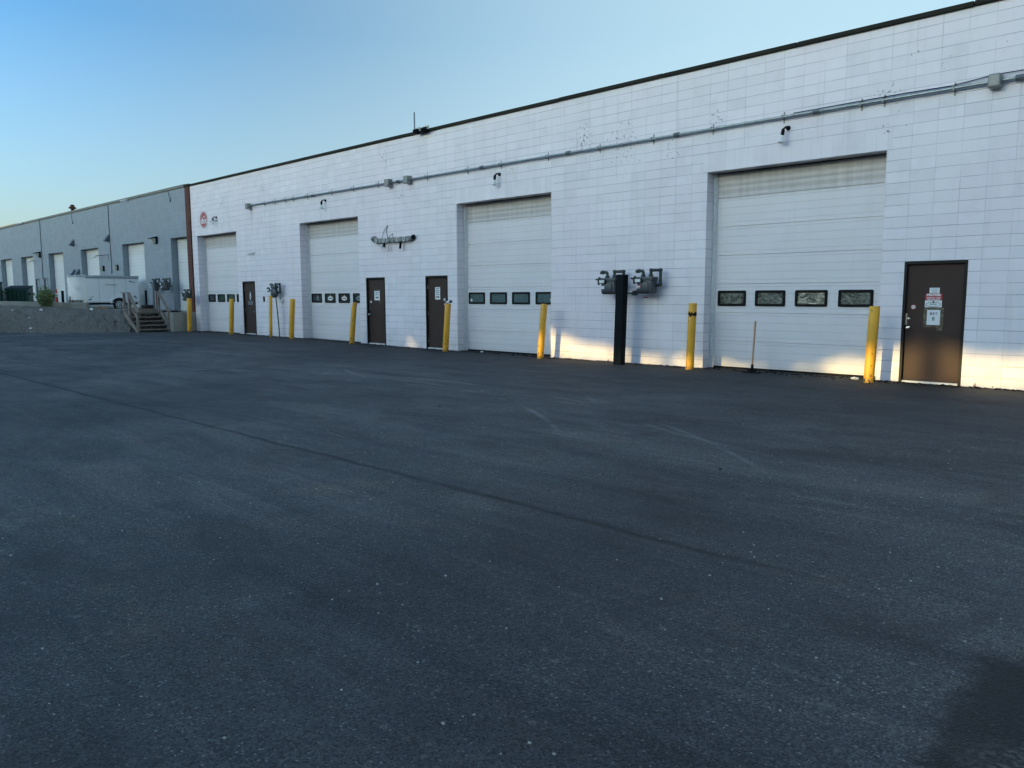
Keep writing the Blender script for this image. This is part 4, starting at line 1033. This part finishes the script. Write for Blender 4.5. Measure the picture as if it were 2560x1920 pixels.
# folded sheet of dark cloth at the foot of the posts
b = B(); b.box(-45.3, -42.9, -1.3, -1.0, yz(-44), yz(-44)+.1, .03); tag(b.done('hose_roll', 'black'), 'long black hose lying at the foot of the posts left of the trailer', 'hose')

# lamps, hoods, cameras and cables on the grey wall
def wallpack(loc, label, s=1., hood=True):
    t = thing('wall_light', label, 'wall light', loc, 'dark wall lights on the grey warehouse')
    b = B(); b.box(-.14*s, .14*s, -.1*s, 0, -.17*s, .17*s, .015); b.done('housing', 'blackmetal', t)
    if hood: b = B(); b.poly_prism([(-.16*s, 0, .2*s), (-.16*s, -.36*s, .1*s), (-.16*s, -.36*s, .06*s), (-.16*s, 0, .14*s)], (.32*s, 0, 0)); b.done('hood', 'blackmetal', t)
    b = B(); b.poly_prism([(-.12*s, -.1*s, .1*s), (-.12*s, -.26*s, .06*s), (-.12*s, -.2*s, -.1*s), (-.12*s, -.1*s, -.15*s)], (.24*s, 0, 0)); b.done('lens', 'lampglass', t)
wallpack((-33.5, 0, 4.28), 'dark hooded wall light between the two nearest cream doors', .95); wallpack((-52.0, 0, 4.3), 'dark hooded wall light beside the far hanging cable', 1.05)
wallpack((-40.75, 0, 3.14), 'left of two small dark wall lights above the trailer', .85, False); wallpack((-38.7, 0, 3.13), 'right of two small dark wall lights above the trailer', .85, False)
def horn(loc, label):
    t = thing('hood_vent', label, 'vent hood', loc, 'small grey hoods on the grey wall')
    b = B(); b.poly_prism([(-.14, 0, .2), (-.14, -.04, .2), (-.14, -.25, -.1), (-.14, -.22, -.13), (-.14, 0, -.17)], (.28, 0, 0)); b.done('hood', 'hood', t)
    b = B(); b.box(-.16, .16, -.012, -.002, -.19, .22); b.done('flange', 'hood', t)
horn((-45.4, 0, 4.72), 'small grey hood high on the grey wall left of the third cream door'); horn((-39.75, 0, 4.69), 'small grey hood high on the grey wall beside the hanging cable')
horn((-45.55, 0, 3.0), 'left hood of the low pair above the trailer nose'); horn((-44.8, 0, 2.99), 'right hood of the low pair above the trailer nose')
def seccam(loc, d, label, s=1.):
    t = thing('security_camera', label, 'security camera', loc, 'white security cameras on the grey warehouse')
    b = B(); b.box(-.06*s, .06*s, -.04, 0, -.06*s, .06*s, .01); b.done('mount', 'white', t); d = Vector(d); b = B(); b.cyl((0, -.06, 0), Vector((0, -.06, 0))+d*s, .06*s); b.done('body', 'white', t, True)
    b = B(); q = Vector((0, -.06, 0))+d*s; b.lathe([(.05*s, 0), (.045*s, .01)], q, d, 10); b.done('lens', 'black', t)
seccam((-53.2, 0, 4.02), (-.15, -.2, -.1), 'white camera on the grey wall beside the fifth cream door', 1.1); seccam((-36.7, -.06, 6.42), (-.1, -.3, -.08), 'white camera at the grey roof edge above the second cream door', .9); seccam((-55.4, -.06, 6.5), (-.1, -.3, -.08), 'white camera at the far end of the grey roof edge', .9)
t = thing('security_camera', 'camera on a bent arm beside the third cream door', 'security camera', (-40.8, 0, 3.82), 'white security cameras on the grey warehouse')
b = B(); b.tube([(0, 0, .02), (-.1, -.2, .02), (-.25, -.3, -.02)], .02, 6, .05); b.done('arm', 'hood', t, True); b = B(); b.cyl((-.2, -.28, -.02), (-.45, -.36, -.08), .05); b.done('body', 'white', t, True)
b = B(); b.tube([(.0, -.02, .03), (.9, -.02, .05), (.92, -.02, -.25)], .012, 6, .05); b.done('cable', 'hood', t)
def cable(label, pts, r=.014):
    b = B(); b.tube(pts, r, 6, .15); b.lathe([(r*2, 0), (r*2, .1)], (pts[-1][0], pts[-1][1], pts[-1][2]-.05), (0, 0, 1), 6); tag(b.done('cable', 'hood'), label, 'cable', 'cables hanging down the grey wall')
cable('short hanging cable high on the grey wall near the brick pillar', [(-31.9, -.02, 6.45), (-31.75, -.03, 6.2), (-31.6, -.03, 6.05), (-31.66, -.03, 5.98)])
cable('long dark cable running down the grey wall between the small doors', [(-51.56, -.02, 6.45), (-51.6, -.02, 4.5), (-51.68, -.02, 2.8)], .022)
cable('short hanging cable high on the grey wall above a hood', [(-45.43, -.02, 6.45), (-45.35, -.03, 6.1), (-45.22, -.03, 5.86)])
cable('long hanging cable reaching down to the trailer roof', [(-39.53, -.02, 6.45), (-39.56, -.02, 4.6), (-39.5, -.03, 3.2), (-39.52, -.03, 2.9)], .018)

# bush on the bank
BU = thing('bush', 'bushy pale green shrub growing at the top of the gravel bank', 'bush', (-35.4, -4.4, 1.06))
random.seed(31)
b = B(); tips = []
for k in range(48):
    a = random.uniform(0, 6.28); tilt = random.uniform(.02, .48); L = random.uniform(.6, 1.12)*(1-.25*tilt)
    d = Vector((math.cos(a)*math.sin(tilt), math.sin(a)*math.sin(tilt), math.cos(tilt)))
    p0 = Vector((random.uniform(-.09, .09), random.uniform(-.09, .09), -.12)); p1 = p0+d*L*.5; p2 = p0+d*L+Vector((math.cos(a), math.sin(a), 0))*.07
    b.tube([p0, p1, p2], .007, 5); tips.append((p0, p1, p2))
b.done('stems', 'trunk', BU)
b = B()
for p0, p1, p2 in tips:
    for q in range(95):
        t = random.uniform(.12, 1.04); p = p0.lerp(p1, t*2) if t < .5 else p1.lerp(p2, (t-.5)*2)
        p = p+Vector((random.gauss(0, .05), random.gauss(0, .05), random.gauss(0, .04)))
        d = Vector((random.gauss(0, 1), random.gauss(0, 1), random.gauss(.6, .7))).normalized(); s = d.orthogonal().normalized(); s.rotate(Matrix.Rotation(random.uniform(0, 6.28), 3, d))
        L = random.uniform(.06, .12); w = L*.2
        b.quad(p, p+d*L*.5+s*w, p+d*L, p+d*L*.5-s*w)
b.done('foliage', 'bush', BU, fixn=False)

# ------------------------------------------------------------------ unseen spruces added behind the camera, gaps cut to shape the sun patches
SUN_EL, SUN_AZ = 5.0, 14.0        # elevation; heading of the light east of +Y
TD = 46.
shift = -TD*math.tan(R(SUN_AZ)); drop = TD*math.tan(R(SUN_EL))/math.cos(R(SUN_AZ))
PROF = [(-60, 0), (-15.0, 0), (-14.35, .34), (-13.7, .05), (-13.4, 0), (-9.2, 0), (-8.75, .82), (-8.3, .66), (-7.9, .42), (-7.5, .36), (-7.1, .5), (-6.6, .3), (-6.1, .16), (-5.6, .26), (-5.1, .2), (-4.8, .34), (-4.3, .2), (-4.0, .05), (-3.4, .1), (-3.0, .03), (-2.4, .14), (-2.0, .2), (-1.7, .38), (-1.2, .34), (-.8, .5), (-.35, .7), (-.1, .5), (.2, .66), (.7, .7), (1.05, .8), (1.35, .55), (1.7, .38), (2.3, .42), (3, .4), (4, .3), (5, 0), (40, 0)]  # crown gap heights, set to the sunlit band wanted along the wall
def gap(x):
    for (a, h), (c, k) in zip(PROF, PROF[1:]):
        if a <= x <= c: return h+(k-h)*(x-a)/(c-a)
    return 0.
def mk(b, px, py, z, L):
    d = Vector((random.gauss(0, 1), random.gauss(0, .35), random.gauss(-.2, .6))).normalized(); s = d.cross(Vector((random.gauss(0, .3), 1, random.gauss(0, .3)))).normalized()
    p = Vector((px, py, z)); w = L*.55
    b.quad(p-d*L*.6, p-s*w*.6, p+d*L*.6, p+s*w*.6)
lab = 'unseen spruce added behind the camera to shade the white warehouse wall'
random.seed(77)
x = -92.; ti = 0
while x < 30:
    wdt = random.uniform(6.2, 7.6); cx = x+wdt/2; H = random.uniform(11.6, 12.6); cy = -TD+random.uniform(-.5, .5)
    T = thing('shade_spruce', lab, 'tree', (cx, cy, 0), 'unseen spruces added to shape the sun patches')
    b = B(); b.cyl((0, 0, -.2), (0, 0, H*.93), .2, .03, 10); b.done('trunk', 'trunk', T)
    b = B(); N = int(wdt*900)
    for k in range(N):
        px = random.uniform(-wdt*.56, wdt*.56); z = random.uniform(0., H)
        lim = wdt*.66*(1-max(0, (z-10.4)/(H-9.6)))
        if abs(px) > lim+random.uniform(-.3, .1): continue
        hw = gap(cx+px-shift)
        near = abs(z-drop-.4) < 1.3 and -17 < cx+px-shift < 7
        L = random.uniform(.34, .5) if near else random.uniform(.75, 1.05)
        if hw > .03 and drop-L*.42 < z < drop+hw+L*.3: continue
        py = random.uniform(-1.3, 1.3)
        for rep in range(3 if near else 1):
          py = random.uniform(-1.3, 1.3)
          px += random.uniform(-.25, .25) if near else 0
          mk(b, px, py, z, L)
        continue
    b.done('crown', 'leaf', T, fixn=False)
    x += wdt*.86; ti += 1

# ------------------------------------------------------------------ light
w = bpy.data.worlds.new('World'); SC.world = w; w.use_nodes = True
nt = w.node_tree; bg = nt.nodes['Background']; sky = nt.nodes.new('ShaderNodeTexSky')
sky.sky_type = 'NISHITA'; sky.sun_disc = False; sky.sun_elevation = R(SUN_EL); sky.sun_rotation = R(180+SUN_AZ)
sky.altitude = 300; sky.air_density = .85; sky.dust_density = 4.0; sky.ozone_density = 3.6
# paler air towards the bright side over the building and near the horizon
def wn(t, **k):
    n_ = nt.nodes.new(t)
    for a, v in k.items(): setattr(n_, a, v)
    return n_
tc = wn('ShaderNodeTexCoord'); dt = wn('ShaderNodeVectorMath', operation='DOT_PRODUCT'); nt.links.new(tc.outputs['Generated'], dt.inputs[0]); dt.inputs[1].default_value = (.55, .835, 0)
m1 = wn('ShaderNodeMapRange', interpolation_type='SMOOTHSTEP'); nt.links.new(dt.outputs['Value'], m1.inputs[0]); m1.inputs[1].default_value = -.42; m1.inputs[2].default_value = .62; m1.inputs[4].default_value = .68
sx = wn('ShaderNodeSeparateXYZ'); nt.links.new(tc.outputs['Generated'], sx.inputs[0])
m2 = wn('ShaderNodeMapRange'); nt.links.new(sx.outputs[2], m2.inputs[0]); m2.inputs[1].default_value = .3; m2.inputs[2].default_value = -.02; m2.inputs[3].default_value = 0.; m2.inputs[4].default_value = .5
mx = wn('ShaderNodeMix', data_type='RGBA'); nt.links.new(m1.outputs[0], mx.inputs[0]); gn = wn('ShaderNodeVectorMath', operation='SCALE'); nt.links.new(sky.outputs[0], gn.inputs[0]); m3 = wn('ShaderNodeMapRange', interpolation_type='SMOOTHSTEP'); nt.links.new(dt.outputs['Value'], m3.inputs[0]); m3.inputs[1].default_value = -.5; m3.inputs[2].default_value = .1; m3.inputs[3].default_value = 1.15; m3.inputs[4].default_value = .62; nt.links.new(m3.outputs[0], gn.inputs[3]); g2 = wn('ShaderNodeVectorMath', operation='MULTIPLY'); nt.links.new(gn.outputs[0], g2.inputs[0]); g2.inputs[1].default_value = (.92, 1.05, .94); nt.links.new(g2.outputs[0], mx.inputs[6]); mx.inputs[7].default_value = (1.06, 1.42, 1.46, 1)
m2x = wn('ShaderNodeMix', data_type='RGBA'); nt.links.new(m2.outputs[0], m2x.inputs[0]); nt.links.new(mx.outputs[2], m2x.inputs[6]); m2x.inputs[7].default_value = (1.38, 1.50, 1.34, 1)
nt.links.new(m2x.outputs[2], bg.inputs[0]); bg.inputs[1].default_value = .15
L = bpy.data.lights.new('Sun', 'SUN'); L.energy = 2.; L.angle = R(.5); L.color = (.62, .46, .18)
lo = bpy.data.objects.new('Sun', L); COL.objects.link(lo)
d = Vector((math.sin(R(SUN_AZ))*math.cos(R(SUN_EL)), math.cos(R(SUN_AZ))*math.cos(R(SUN_EL)), -math.sin(R(SUN_EL))))
lo.rotation_euler = d.to_track_quat('-Z', 'Y').to_euler()
vs = SC.view_settings; vs.view_transform = 'Standard'; vs.look = 'None'; vs.gamma = 1; vs.exposure = 2.15
